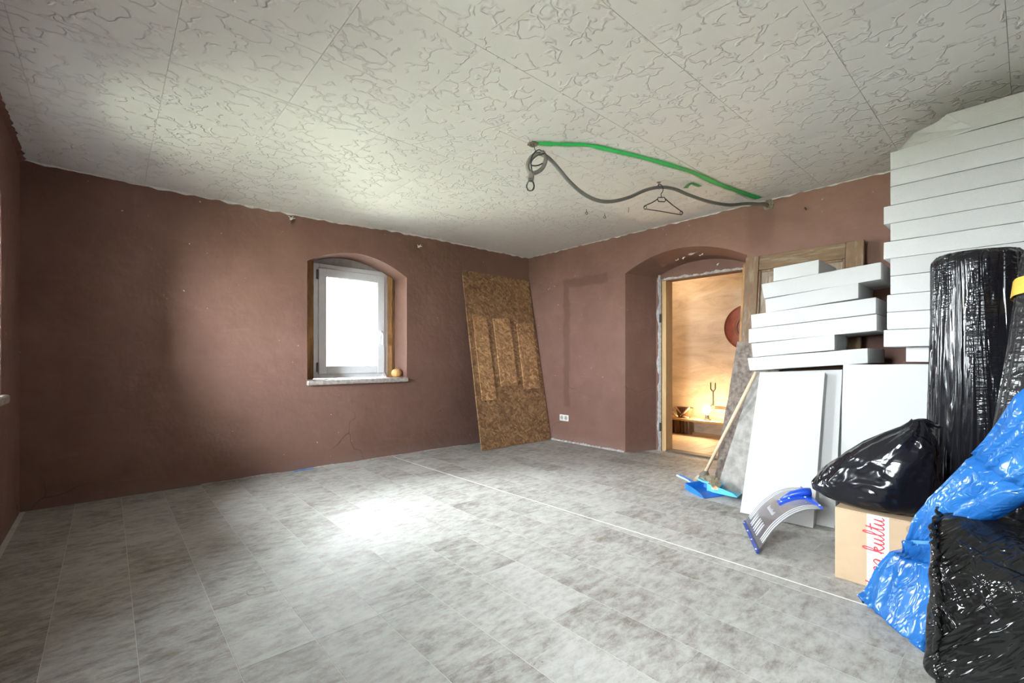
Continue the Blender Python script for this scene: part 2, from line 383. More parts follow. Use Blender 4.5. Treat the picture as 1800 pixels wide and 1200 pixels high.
# ------------------------------------------------------------------ floor
def slab(name, a, b, mat): return MB().box(a, b).build(name, mat, loc=(0, 0, 0))
floor = struct(slab('floor', (XL-WT, YF-WT, -.12), (XN+.02, YA+WT, -.0007), plain('floor_screed', (.50, .48, .45), .8)))
TW, TL = .2565, .50
me_tile = {}
def tile_mesh(w, l):
    k = (round(w, 3), round(l, 3))
    if k not in me_tile:
        b = MB().box((-w/2, -l/2, -.0035), (w/2, l/2, 0), .0004); m = bpy.data.meshes.new('tile'); m.from_pydata([tuple(v) for v in b.v], [], b.f); m.materials.append(M['vinyl']); me_tile[k] = m
    return me_tile[k]
x0 = .340-TW*8
for i in range(34):
    xa, xb = x0+i*TW, x0+(i+1)*TW
    ca, cb = max(xa, XL), min(xb, XB+.45)
    if cb-ca < .04: continue
    off = random.choice((0, .5, .25, .75))*TL
    y = YF-off
    while y < YA:
        ya, yb = max(y, YF), min(y+TL, YA); y += TL
        if cb > XB+.01 and not (1.75 < (ya+yb)/2 < 3.0): 
            c2 = min(cb, XB)
        else: c2 = cb
        if yb-ya < .05 or c2-ca < .03: continue
        o = bpy.data.objects.new('tile', tile_mesh(c2-ca-.0022, yb-ya-.0008)); C.objects.link(o); o.parent = floor; o.location = ((ca+c2)/2, (ya+yb)/2, 0)
# the pale welded joint between the two sheets of vinyl
pts = [(2.36, YA-.05), (2.365, 4.0), (2.385, 3.4), (2.42, 2.4), (2.45, 1.6), (2.468, .9), (2.47, .5), (2.475, -.4)]
b = MB(); b.loft([[(x-.004, y, .0), (x-.0025, y, .0022), (x+.0025, y, .0022), (x+.004, y, .0)] for x, y in pts], cap=False, closed=False)
b.build('seam_strip', plain('pale_vinyl_weld', (.50, .48, .44), .5), floor)

# ------------------------------------------------------------------ walls with openings
def arch(u0, u1, zs0, zs1, rise):
    def f(u):
        t = (u-u0)/(u1-u0); return zs0+(zs1-zs0)*t+rise*(1-(2*t-1)**2)
    return f
def wall(name, mat, P, u0, u1, opens, thick, zt=HZ+.05, z0=-.02):
    """P(u, z, depth) -> point; opens: (a, b, sill, topfn, a2, b2, sill2, topfn2) with the far-side opening after"""
    b = MB(); us = [u0]
    def quad(A, B, Cc, D): b.add([A, B, Cc, D], [(0, 1, 2, 3)])
    def col(ua, ub, ua2, ub2, zs, ze, zs2, ze2, d):   # vertical patch at depth d
        pass
    cur = u0; cur2 = u0
    for (a, e, sl, tf, a2, e2, sl2, tf2) in opens:
        quad(P(cur, z0, 0), P(a, z0, 0), P(a, zt, 0), P(cur, zt, 0)); quad(P(cur2, z0, thick), P(a2, z0, thick), P(a2, zt, thick), P(cur2, zt, thick))
        n = 20
        for i in range(n):
            t0, t1 = i/n, (i+1)/n; p, q = a+(e-a)*t0, a+(e-a)*t1; p2, q2 = a2+(e2-a2)*t0, a2+(e2-a2)*t1
            if sl > z0+.03:
                quad(P(p, z0, 0), P(q, z0, 0), P(q, sl, 0), P(p, sl, 0)); quad(P(p2, z0, thick), P(q2, z0, thick), P(q2, sl2, thick), P(p2, sl2, thick)); quad(P(p, sl, 0), P(q, sl, 0), P(q2, sl2, thick), P(p2, sl2, thick))
            quad(P(p, tf(p), 0), P(q, tf(q), 0), P(q, zt, 0), P(p, zt, 0)); quad(P(p2, tf2(p2), thick), P(q2, tf2(q2), thick), P(q2, zt, thick), P(p2, zt, thick))
            quad(P(p, tf(p), 0), P(q, tf(q), 0), P(q2, tf2(q2), thick), P(p2, tf2(p2), thick))
        quad(P(a, sl, 0), P(a, tf(a), 0), P(a2, tf2(a2), thick), P(a2, sl2, thick)); quad(P(e, sl, 0), P(e, tf(e), 0), P(e2, tf2(e2), thick), P(e2, sl2, thick))
        cur, cur2 = e, e2
    quad(P(cur, z0, 0), P(u1, z0, 0), P(u1, zt, 0), P(cur, zt, 0)); quad(P(cur2, z0, thick), P(u1, z0, thick), P(u1, zt, thick), P(cur2, zt, thick))
    quad(P(u0, zt, 0), P(u1, zt, 0), P(u1, zt, thick), P(u0, zt, thick)); quad(P(u0, z0, 0), P(u0, zt, 0), P(u0, zt, thick), P(u0, z0, thick)); quad(P(u1, z0, 0), P(u1, zt, 0), P(u1, zt, thick), P(u1, z0, thick))
    me = bpy.data.meshes.new(name); me.from_pydata(b.v, [], b.f); bm = bmesh.new(); bm.from_mesh(me); bmesh.ops.remove_doubles(bm, verts=bm.verts, dist=1e-4); bmesh.ops.recalc_face_normals(bm, faces=bm.faces); bm.to_mesh(me); bm.free()
    me.materials.append(mat); o = bpy.data.objects.new(name, me); C.objects.link(o); WLOC[o.name] = Vector((0, 0, 0)); return struct(o)
SILL = .85
def winop(a, e, flip=False):
    f = arch(a, e, 2.0, 2.03, .16) if flip else arch(a, e, 2.03, 1.995, .165)
    return (a, e, SILL, f, a, e, SILL, f)
wall_a = wall('wall_back', M['paint'], lambda u, z, d: Vector((u, YA+d, z)), XL-WT, XB+.6, [winop(*AWIN)], WT)
wall_l = wall('wall_left', M['paint'], lambda u, z, d: Vector((XL-d, u, z)), YF-WT, YA+WT, [winop(a, e, True) for a, e in sorted(LWIN)], WT)
fN = lambda u: 2.03+.195*(1-((u-2.42)/.70)**2)
fN2 = lambda u: 2.0+.16*(1-((u-2.40)/.60)**2)
wall_b = wall('wall_right', M['paint_b'], lambda u, z, d: Vector((XB+d, u, z)), YF-WT, YA+.02, [(1.74, 3.075, -.02, fN, 1.80, 2.935, -.02, fN2)], XN-XB)
struct(slab('wall_front', (XL-.02, YF-WT, -.02), (XB+.02, YF, HZ+.05), M['paint']))
# back of the niche: brown plaster round a bare door opening
DY0, DY1, DZ = 1.90, 2.86, 1.985
nb = MB(); nb.box((XN, YF-WT, -.02), (XN+.13, DY0, HZ+.05)); nb.box((XN, DY1, -.02), (XN+.13, YA+WT, HZ+.05)); nb.box((XN, DY0, DZ), (XN+.13, DY1, HZ+.05))
nb.build('niche_back', M['paint'], wall_b)

# ------------------------------------------------------------------ ceiling of foam tiles
def zc(x, y):
    sag = .040*max(0, 1-((x-.75)/1.6)**4)
    t = max(0, min(1, (y-4.14)/.54)); return HZ - sag*t*t*(3-2*t)
ceil = struct(MB().box((XL-WT, YF-WT, HZ+.035), (XB+.45, YA+WT, HZ+.2)).build('ceiling', M['plaster_grey'], loc=(0, 0, 0)))
CT = .535
xs = [XL-.05]+[v for v in [-.31+CT*i for i in range(-1, 12)] if XL+.02 < v < XB+.03]+[XB+.03]
ys = [YF-.05]+[v for v in [.065+CT*i for i in range(-5, 10)] if YF+.02 < v < 4.6]+[YA+.03]
for i in range(len(xs)-1):
    for j in range(len(ys)-1):
        xa, xb, ya, yb = xs[i]+.001, xs[i+1]-.001, ys[j]+.001, ys[j+1]-.001
        dz = -.0018*random.random(); n = 6; b = MB(); top = []; g = []
        for p in range(n+1):
            for q in range(n+1):
                x = xa+(xb-xa)*p/n; y = ya+(yb-ya)*q/n; e = .0022 if p in (0, n) or q in (0, n) else 0
                g.append(Vector((x, y, zc(x, y)+dz+e)))
        fs = [(p*(n+1)+q, p*(n+1)+q+1, (p+1)*(n+1)+q+1, (p+1)*(n+1)+q) for p in range(n) for q in range(n)]
        rim = [p*(n+1) for p in range(n+1)]+[n*(n+1)+q for q in range(1, n+1)]+[p*(n+1)+n for p in range(n-1, -1, -1)]+[q for q in range(n-1, 0, -1)]
        k = len(g); g += [g[r]+Vector((0, 0, .012)) for r in rim]
        fs += [(rim[r], rim[(r+1) % len(rim)], k+(r+1) % len(rim), k+r) for r in range(len(rim))]
        # faces point down; keep winding consistent through recalculation of an open shell
        b.add(g, fs); o = b.build('ceiling_tile', M['ceil'], ceil)
        o.data.polygons.foreach_set('use_smooth', [False]*len(o.data.polygons))
        c = Vector(((xa+xb)/2, (ya+yb)/2, HZ)); o.data.transform(Matrix.Translation(-c)); o.location = c
# ragged brush line of wall paint on the ceiling edge at the left wall, ragged white filler on the window wall
def ragged(name, mat, parent, f, n, w0, w1, seed):
    b = MB(); rows = []
    for i in range(n+1):
        t = i/n; k = w0+(w1-w0)*(.5+.5*noise.noise((t*9, seed, 0)))+.016*noise.noise((t*60, seed, 4))
        rows.append(f(t, k))
    b.loft(rows, cap=False, closed=True); return b.build(name, mat, parent)
ragged('paint_edge', M['paint'], wall_l, lambda t, k: [(XL-.01, 1.5+t*3.18, zc(XL, 1.5+t*3.18)-.001), (XL+k, 1.5+t*3.18, zc(XL, 1.5+t*3.18)-.0025), (XL+k*.6, 1.5+t*3.18, zc(XL, 1.5+t*3.18)-.009), (XL-.01, 1.5+t*3.18, zc(XL, 1.5+t*3.18)-.03)], 120, .004, .05, 3)
ragged('filler_edge', M['ceil'], wall_a, lambda t, k: [(XL+t*4.9, YA+.01, zc(XL+t*4.9, YA)-k), (XL+t*4.9, YA-.004, zc(XL+t*4.9, YA)-k), (XL+t*4.9, YA-.004, zc(XL+t*4.9, YA)+.01), (XL+t*4.9, YA+.01, zc(XL+t*4.9, YA)+.01)], 160, .002, .02, 9)
ragged('filler_edge', M['ceil'], wall_b, lambda t, k: [(XB+.01, -.2+t*4.88, HZ-k), (XB-.004, -.2+t*4.88, HZ-k), (XB-.004, -.2+t*4.88, HZ+.01), (XB+.01, -.2+t*4.88, HZ+.01)], 160, .001, .012, 5)
# crumbling plaster where wall and floor meet
ragged('crumbled_plaster', M['plaster_white'], wall_a, lambda t, k: [(.6+t*2.7, YA+.01, .001), (.6+t*2.7, YA-max(.002, k), .001), (.6+t*2.7, YA-max(.002, k)*.5, .004+k*.25), (.6+t*2.7, YA+.01, .006+k*.4)], 140, -.02, .03, 14)
ragged('crumbled_plaster', M['plaster_white'], wall_b, lambda t, k: [(XB+.01, 3.08+t*1.2, .001), (XB-max(.002, k), 3.08+t*1.2, .001), (XB-max(.002, k)*.5, 3.08+t*1.2, .006+k*.5), (XB+.01, 3.08+t*1.2, .01+k)], 90, -.005, .035, 21)

# ------------------------------------------------------------------ windows (one builder, placed in the window wall and in the left wall)
def window(idx, a, e, P, f, wallobj, detail=True):
    """P(u, z, d) local -> world: u along the wall, d into the wall; the frame stands 0.30 in"""
    root = bpy.data.objects.new('window_%d' % idx, None); C.objects.link(root); base = P((a+e)/2, SILL, .30); root.location = base; WLOC[root.name] = base; root['kind'] = 'structure'
    fa, fe, fz0, fz1 = a+.155, e-.087, SILL+.015, 2.085
    def bx(b, u0, z0, d0, u1, z1, d1, bev=.003):
        p = P(u0, z0, d0); q = P(u1, z1, d1); mn = [min(x, y) for x, y in zip(p, q)]; mx = [max(x, y) for x, y in zip(p, q)]; b.box(mn, mx, bev); return b
    def ring(u0, z0, u1, z1, w, d0, d1, bev=.004):
        b = MB(); bx(b, u0, z0, d0, u0+w, z1, d1, bev); bx(b, u1-w, z0, d0, u1, z1, d1, bev); bx(b, u0+w, z0, d0, u1-w, z0+w, d1, bev); bx(b, u0+w, z1-w, d0, u1-w, z1, d1, bev); return b
    ring(fa, fz0, fe, fz1, .06, .30, .37).build('frame', M['pvc'], root)
    sash = ring(fa+.048, fz0+.048, fe-.048, fz1-.048, .085, .278, .34, .006).build('sash', M['pvc'], root)
    ring(fa+.125, fz0+.125, fe-.125, fz1-.125, .012, .292, .325, .002).build('glazing_bead', M['pvc'], sash)
    bx(MB(), fa+.13, fz0+.13, .318, fe-.13, fz1-.13, .324, 0).build('pane', M['glass'], sash)
    for zz in (fz0+.12, fz1-.12):
        b = MB(); bx(b, fa+.030, zz-.05, .272, fa+.05, zz+.05, .30, .004); b.build('hinge', M['steel'], root)
    h = MB(); zz = fz0+.50; bx(h, fe-.105, zz-.035, .264, fe-.078, zz+.035, .279, .004)
    h.tube([P(fe-.0915, zz, .27), P(fe-.0915, zz, .232), P(fe-.0915, zz-.015, .226), P(fe-.094, zz-.125, .226)], .0105, 8); h.build('handle', M['pvc'], root, True, angle=R(50))
    # raw timber left and right of the frame, bedded in the reveal
    for (u0, u1) in ((a-.005, fa), (fe, e+.005)):
        n = 16; rows = []
        for i in range(n+1):
            z = SILL+(fz1+.02-SILL)*i/n; j = .012*noise.noise((z*9, u0, 1)); k = .010*noise.noise((z*14, u1, 5))
            rows.append([P(u0, z, .29+j), P((u0+u1)/2+k, z, .275+j), P(u1, z, .29+k), P(u1, z, .40), P(u0, z, .40)])
        MB().loft(rows).build('timber_packing', M['rawbeam'], root)
    # plaster lunette over the frame
    n = 18; rows = []
    for i in range(n+1):
        u = a+.002+(e-a-.004)*i/n; rows.append([P(u, fz1-.002, .33), P(u, max(f(u), fz1)+.004, .33), P(u, max(f(u), fz1)+.004, .42), P(u, fz1-.002, .42)])
    MB().loft(rows).build('lunette', M['plaster_grey'], root)
    b = MB(); bx(b, a-.004, SILL-.035, -.035, e+.004, SILL+.014, .31, .008)
    for v in b.v: v += noise.noise_vector(v*14)*.004
    s = b.build('window_sill', M['sillstone'], root)
    return root
PA = lambda u, z, d: Vector((u, YA+d, z))
PL = lambda u, z, d: Vector((XL-d, u, z))
fA = winop(*AWIN)[3]
win_a = window(1, *AWIN, PA, fA, wall_a)
for k, (a, e) in enumerate(LWIN): window(2+k, a, e, PL, winop(a, e, True)[3], wall_l)
# lawn outside
gr = struct(MB().box((-30, -25, -.6), (XL-WT-.02, 30, -.5)).build('ground', M['grass'], loc=(0, 0, 0)))
struct(MB().box((XL-WT-.02, YA+WT+.02, -.6), (30, 30, -.5)).build('ground', M['grass'], loc=(0, 0, 0)))
struct(MB().box((XL-WT-.02, -25, -.6), (30, YF-WT-.02, -.5)).build('ground', M['grass'], loc=(0, 0, 0)))
# little pumpkin on the sill
pp = ony(697, 664, YA+.12); pp.z = SILL+.013
pk = thing('pumpkin', pp, 'small ribbed orange pumpkin on the window sill', 'pumpkin')
rings = []
for i in range(13):
    t = -PI/2+PI*i/12; ring = []
    for j in range(48):
        a = 2*PI*j/48; rr = .062*(1-.10*abs(math.sin(a*4.5))**.5*1)*math.cos(t)**.8 if abs(t) < PI/2-.01 else .003
        ring.append(pp+Vector((rr*math.cos(a), rr*math.sin(a), .049+.049*math.sin(t)-(.012 if i == 12 else 0))))
    rings.append(ring)
MB().loft(rings).build('flesh', M['pumpkin'], pk, True)
MB().tube([pp+Vector((0, 0, .08)), pp+Vector((0, 0, .10)), pp+Vector((-.008, 0, .112))], [.008, .005, .006], 7).build('stem', M['rawbeam'], pk, True)
q = pp+Vector((-.085, .06, 0))
tw = MB().tube(catmull([q+Vector((0, 0, .005)), q+Vector((-.004, .01, .03)), q+Vector((-.02, .012, .062))]), .005, 6).build('dry_twig', M['rawbeam']); tag(tw, 'short dry brown twig standing beside the pumpkin on the sill', 'twig')

# ------------------------------------------------------------------ the lit room beyond the doorway
X2 = XN+.13; RY0, RY1 = .9, 4.3
struct(slab('floor_next_room', (XN+.02, RY0-.1, -.12), (XFAR+.1, RY1+.1, -.002), plain('far_screed', (.2, .16, .12), .8)))
ff = bpy.data.objects['floor_next_room']
y = RY0; 
while y < RY1:
    b = MB().box((X2-.10, y+.001, -.002), (XFAR, min(y+.148, RY1), .012), .002); o = b.build('floorboard', M['far_floor'], ff); y += .15
M['far_floor'].node_tree  # boards run across the doorway
def m_farwall():
    g = G('raw_cream_plaster_wall'); c = g.co('World', (1, 1, 1)); cs = g.co('World', (.6, .6, 2.2))
    n1 = g.noise(cs, 3, 7, .68, 1.0); n2 = g.noise(c, 1.1, 3); n3 = g.noise(cs, 16, 5, .7)
    f = g.math('ADD', g.math('MULTIPLY', n1, .6), g.math('MULTIPLY', n2, .4))
    col = g.ramp(f, [(.34, (.40, .315, .235)), (.5, (.57, .475, .37)), (.66, (.70, .61, .50))])
    col = g.mix(g.math('MULTIPLY', g.step(n3, .60, .72), .35), col, (.26, .20, .14))
    g.set(col=col, rough=.85, nor=g.bump(n1, .02, .5)); return g.m
FW_M = m_farwall()
struct(slab('wall_next_room_back', (XFAR, RY0-.1, -.02), (XFAR+.1, RY1+.1, 2.55), FW_M))
struct(slab('wall_next_room_left', (X2, RY1, -.02), (XFAR+.02, RY1+.1, 2.55), FW_M))
struct(slab('wall_next_room_right', (X2, RY0-.1, -.02), (XFAR+.02, RY0, 2.55), FW_M))
struct(slab('ceiling_next_room', (X2-.02, RY0-.1, 2.5), (XFAR+.1, RY1+.1, 2.6), FW_M))
# remains of the door frame: pine lining, ragged white plaster, threshold
trim = bpy.data.objects.new('trim_1', None); C.objects.link(trim); trim.location = (XN, 2.38, 0); WLOC['trim_1'] = Vector((XN, 2.38, 0)); trim['kind'] = 'structure'
MB().box((XN-.005, DY1-.055, 0), (XN+.14, DY1+.002, DZ), .003).build('lining', M['pine'], trim)
MB().box((XN-.005, DY0-.002, 0), (XN+.14, DY0+.05, DZ), .003).build('lining', M['pine'], trim)
MB().box((XN-.03, DY1-.005, 0), (XN+.0, DY1+.022, DZ+.03), .003).build('edge_strip', plain('grey_frame_paint', (.30, .29, .28), .6, var=.3, scale=30, bump=.01), trim)
def ragged_strip(name, mat, P, n, seed, w0, w1):
    rows = []
    for i in range(n+1):
        t = i/n; a = w0+w1*noise.noise((t*11, seed, 0))+.35*w1*noise.noise((t*50, seed, 2)); d = .010+.012*noise.noise((t*23, seed, 8))
        rows.append(P(t, a, d))
    return MB().loft(rows).build(name, mat, trim)
ragged_strip('plaster_edge', M['plaster_white'], lambda t, a, d: [(XN+.0, DY1+.015, t*2.06), (XN-.012-d, DY1+.018, t*2.06), (XN-.010-d, DY1+.02+max(.008, a), t*2.06), (XN+.0, DY1+.02+max(.008, a), t*2.06)], 90, 31, .022, .03)
ragged_strip('plaster_edge', M['plaster_white'], lambda t, a, d: [(XN, DY1+.03-t*1.0, DZ+.004), (XN-.006-d, DY1+.03-t*1.0, DZ+.006), (XN-.006-d, DY1+.03-t*1.0, DZ+.01+max(.008, a)), (XN, DY1+.03-t*1.0, DZ+.01+max(.008, a))], 70, 77, .018, .03)
for z in (1.55, .28):
    MB().box((XN-.036, DY1-.008, z-.05), (XN-.024, DY1+.016, z+.05), .003).build('hinge_plate', M['dark'], trim)
MB().box((XN-.02, DY0, -.003), (XN+.13, DY1-.05, .016), .006).build('threshold', M['threshold'], trim)

# bench with the working lamp
XQ = 6.20
bz = .235
bench = thing('plank_bench', (XQ, 3.1, 0), 'low pine plank bench along the wall of the next room', 'bench')
MB().box((XQ-.13, 2.35, bz-.028), (XQ+.15, 4.1, bz), .003).build('plank', M['pine_y'], bench)
for y in (4.0, 2.55): MB().box((XQ-.10, y-.04, .012), (XQ+.12, y+.04, bz-.028), .004).build('leg', M['pine'], bench)
# dark billets standing under the bench
for k, (px, wd, hh) in enumerate(((1180, .085, .20), (1191, .10, .195), (1200, .04, .19), (1206, .05, .185), (1212, .06, .20))):
    p = onx(px, 760, XQ-.04); b = MB(); rows = []
    for i in range(5):
        z = .012+(hh-.012)*i/4; rows.append([(p.x+.035*math.cos(a)+.004*noise.noise((z*30, a, k)), p.y+wd/2*math.sin(a)*(1+.1*noise.noise((a, k, z))), z) for a in [2*PI*j/9 for j in range(9)]])
    o = b.loft(rows).build('firewood_log', M['olddoor'], None)
    tag(o, ['dark split log under the bench, at the doorway edge', 'broad dark split log under the bench, second from the doorway edge', 'thinnest dark log under the bench, in the middle', 'narrow dark split log under the bench, fourth from the doorway edge', 'dark split log under the bench, nearest the lamp'][k], 'log', 'firewood logs under the bench')
# brown bag of kindling on the bench
p = onx(1203, 733, XQ); bkt = thing('kindling_basket', (p.x, p.y, bz), 'brown open basket with pale sticks on the bench beside the lamp', 'basket')
rows = []
for i, (r1, r2, z) in enumerate(((.075, .085, 0), (.085, .10, .05), (.08, .12, .11), (.075, .135, .15))):
    rows.append([(p.x+r1*math.cos(a), p.y+r2*math.sin(a)+(.012*math.sin(3*a) if i > 1 else 0), bz+z) for a in [2*PI*j/18 for j in range(18)]])
rows.append([(p.x+.066*math.cos(a), p.y+.125*math.sin(a), bz+.145) for a in [2*PI*j/18 for j in range(18)]]); rows.append([(p.x+.06*math.cos(a), p.y+.075*math.sin(a), bz+.012) for a in [2*PI*j/18 for j in range(18)]])
MB().loft(rows).build('basket_body', plain('brown_wicker', (.13, .065, .035), .7, var=.4, scale=60, bump=.006), bkt, True)
for (a, c) in (((-.09, .10, .16), (-.06, -.04, .02)), ((-.09, -.12, .16), (-.07, .02, .03)), ((-.095, .13, .06), (-.095, .05, .02)), ((-.1, -.03, .03), (-.09, -.11, .012))):
    MB().tube([p+Vector((a[0], a[1], a[2]+bz-p.z)), p+Vector((c[0], c[1], c[2]+bz-p.z))], .013, 7).build('stick', M['handle_wood'], bkt, True)
# lamp: bare bulb in a wire cage with its lead
p = onx(1243, 720, XQ); p.z = 0
lp = thing('work_lamp', (p.x, p.y, bz), 'glowing bare work lamp on the bench in the next room', 'lamp')
MB().lathe([(.05, 0), (.05, .012), (.03, .02), (.022, .05), (.022, .075)], (p.x, p.y, bz), 16).build('base', M['dark'], lp, True, angle=R(40))
MB().lathe([(.018, .075), (.030, .10), (.045, .135), (.045, .16), (.028, .188), (.004, .198)], (p.x, p.y, bz), 18).build('bulb', M['lit'], lp, True)
b = MB()
for j in range(6):
    a = 2*PI*j/6; b.tube([(p.x+.05*math.cos(a), p.y+.05*math.sin(a), bz+.01), (p.x+.062*math.cos(a), p.y+.062*math.sin(a), bz+.12), (p.x+.04*math.cos(a), p.y+.04*math.sin(a), bz+.19), (p.x, p.y, bz+.212)], .0022, 5)
b.build('wire_guard', M['steel'], lp)
l = bpy.data.lights.new('bulb_light', 'POINT'); l.energy = 10; l.color = (1, .66, .34); l.shadow_soft_size = .05
lo = bpy.data.objects.new('bulb_light', l); C.objects.link(lo); lo.parent = lp; lo.location = (-.07, 0, .15)
MB().tube(catmull([(p.x+.03, p.y, bz+.05), (p.x+.07, p.y+.02, bz+.10), (p.x+.11, p.y+.01, bz+.17), (p.x+.19, p.y+.02, bz+.20)]), .006, 6).build('lead', M['dark'], lp, True)
# added fill bulb, unseen above the lintel, to brighten the next room's wall
cb = thing('fill_bulb', (5.75, 3.3, 2.5), 'added unseen fill bulb under the ceiling of the next room', 'lamp')
MB().tube([(5.75, 3.3, 2.5), (5.75, 3.3, 2.36)], .004, 6).build('cord', M['dark'], cb)
MB().lathe([(.015, .10), (.03, .06), (.033, .03), (.02, .005), (.003, 0)], (5.75, 3.3, 2.25), 14).build('bulb', M['lit'], cb, True)
l = bpy.data.lights.new('fill_light', 'POINT'); l.energy = 4.5; l.color = (1, .80, .58); l.shadow_soft_size = .06
lo = bpy.data.objects.new('fill_light', l); C.objects.link(lo); lo.parent = cb; lo.location = (0, 0, -.32)
# pipes and bracket on the far wall
for k, z in enumerate((.405, .385)):
    a = onx(1256, 713, XFAR-.04); o = MB().tube([(XFAR-.03, a.y, z), (XFAR-.03, 2.0, z)], .007, 8).build('wall_pipe', M['terracotta'], None, True)
    tag(o, ('upper' if k == 0 else 'lower')+' of two thin red-brown pipes on the wall beside the lamp', 'pipe', 'pipes on the far wall')
a = onx(1253, 700, XFAR-.02)
br = MB().tube([(XFAR-.012, a.y, .42), (XFAR-.012, a.y, .62)], .008, 6); br.tube([(XFAR-.012, a.y+.01, .62), (XFAR-.012, a.y+.035, .65), (XFAR-.012, a.y+.035, .74)], .007, 6); br.tube([(XFAR-.012, a.y-.01, .62), (XFAR-.012, a.y-.03, .65), (XFAR-.012, a.y-.03, .74)], .007, 6); br.tube([(XFAR-.012, a.y, .48), (XFAR-.06, a.y-.03, .48)], .007, 6)
tag(br.build('wall_bracket', M['dark'], None), 'small dark forked bracket on the wall above the lamp', 'bracket')
# round rust-red disc on the far wall
dc = Vector((XFAR, 2.49, 1.50)); disc = thing('round_tray', (XFAR, 2.49, 1.21), 'large round rust-red tray hanging on the far wall', 'tray')
MB().lathe([(.02, -.012), (.29, -.012), (.305, -.035), (.30, -.045), (.282, -.028), (.20, -.026), (.01, -.026)], dc+Vector((-.004, 0, 0)), 48, 'x').build('dish', M['terracotta'], disc, True, angle=R(35))
for r in (.17, .135, .10, .06):
    b = MB(); b.tube([dc+Vector((-.032, r*math.cos(a), r*math.sin(a))) for a in [2*PI*j/40 for j in range(41)]], .005, 6, False); b.build('ring', plain('ochre_line', (.30, .13, .05), .5) if r in (.17, .10) else M['dark'], disc, True)

# ------------------------------------------------------------------ sockets and fixings on the walls
p = onx(992, 734, XB); sk = thing('double_socket', (XB, p.y, p.z-.04), 'white double power socket low on the brown wall', 'socket')
MB().box((XB-.010, p.y-.075, p.z-.04), (XB, p.y+.075, p.z+.04), .003).build('cover', M['socket'], sk)
for s in (-1, 1):
    yc = p.y+s*.036
    cup = MB().lathe([(.026, -.0125), (.0245, -.0125), (.022, .0), (.001, .0)], (XB-.0095+.009, yc, p.z), 20, 'x')
    o = MB().loft([[(XB-.0105, yc+r*math.cos(a), p.z+r*math.sin(a)) for a in [2*PI*j/22 for j in range(22)]] for r in (.027, .022)] + [[(XB-.0101, yc+.0215*math.cos(a), p.z+.0215*math.sin(a)) for a in [2*PI*j/22 for j in range(22)]]]).build('well', plain('socket_well', (.42, .42, .42), .5), sk)
    for q in (-1, 1): MB().lathe([(.0035, -.0004), (.0035, -.0012)], (XB-.0105, yc+q*.0095, p.z), 8, 'x').build('pin_hole', M['dark'], o)
for k, (px, py) in enumerate(((511, 385), (735, 434))):
    p = ony(px, py, YA); t = thing('wall_anchor', p, 'white anchor with wire ends near the ceiling, '+('left of the window' if k == 0 else 'right of the window'), 'anchor')
    MB().lathe([(.012, -.018), (.010, 0), (.016, .002)], p, 10, 'y').build('plug', M['socket'], t)
    for s in ((-.02, .012), (.022, .004), (.012, .018)): MB().tube([p+Vector((0, -.012, 0)), p+Vector((s[0], -.03, s[1])), p+Vector((s[0]*1.4, -.03, s[1]+.004))], .004, 6).build('wire', M['socket'], t)
    MB().tube([p+Vector((0, -.008, -.015)), p+Vector((.003, -.012, -.05))], .003, 5).build('wire_end', M['dark'], t)
for k, (px, py) in enumerate(((838, 737), (1417, 368), (772, 722))):
    p = ony(px, py, YA) if px < 930 else onx(px, py, XB); n = Vector((0, -1, 0)) if px < 930 else Vector((-1, 0, 0))
    o = MB().tube([p-n*.01, p+n*.02, p+n*.032+Vector((0, 0, .012))], .004, 6).build('nail', M['dark']); tag(o, ['bent dark nail low in the wall left of the leaning board', 'dark nail high in the wall above the old door', 'small dark nail low in the wall under the window'][k], 'nail')
# blue tape scrap on the floor edge, flakes of paint hanging under the arch
p = onz(540, 826); o = MB().box((p.x-.11, YA-.045, .0), (p.x+.07, YA-.012, .005), .002).build('tape_scrap', M['blue_pan']); tag(o, 'blue scrap of tape on the floor along the window wall', 'tape')
for k, (px, py, s) in enumerate(((1218, 440, .055), (1232, 447, .022), (1202, 451, .018), (1190, 456, .02), (1262, 462, .012))):
    t = .30; p = onx(px, py, XB+.17+.02*k); z = min(p.z, fN(p.y)*(.6)+fN2(p.y)*.4); p.z = z-.006
    b = MB(); rows = [[p+Vector((-.004, s*(1-2*i/6), -.010-.012*math.sin(i*.8)))+Vector((0, 0, .012*(k % 2))), p+Vector((.012, s*(1-2*i/6)*.7, .002))] for i in range(7)]
    b.loft([r+[r[1]+Vector((.002, 0, .004)), r[0]+Vector((.001, 0, .002))] for r in rows]); o = b.build('paint_flake', M['socket'])
    tag(o, ['largest white paint flake peeling under the doorway arch', 'white paint flake right of the largest one under the arch', 'white paint flake just left of the largest one under the arch', 'leftmost white paint flake under the doorway arch', 'tiny white paint flake at the right of the doorway arch'][k], 'paint flake', 'peeling paint flakes under the arch')

# ------------------------------------------------------------------ ceiling: cable, bulb, hanger, spray line
hole = Vector((2.112, 2.177, HZ)); hookp = Vector((3.34, 1.985, HZ)); endp = Vector((4.40, 1.575, 2.485))
def junk_hole(c, r, seed, label, nrm='z'):
    rows = []
    for k, (f, h) in enumerate(((1.0, .0), (1.05, .010), (.6, .010), (.45, .003))):
        ring = []
        for j in range(20):
            a = 2*PI*j/20; rr = r*f*(1+.35*noise.noise((math.cos(a)*2, math.sin(a)*2, seed)))
            d = Vector((rr*math.cos(a), rr*math.sin(a), -h)) if nrm == 'z' else Vector((-h, rr*math.cos(a), rr*math.sin(a)))
            ring.append(c+d)
        rows.append(ring)
    return tag(MB().loft(rows).build('broken_hole', plain('crumbled_edge', (.16, .13, .10), .9, var=.5, scale=60)), label, 'hole')
junk_hole(hole+Vector((0, 0, -.003)), .032, 1, 'ragged dark hole in the ceiling where the green line starts')
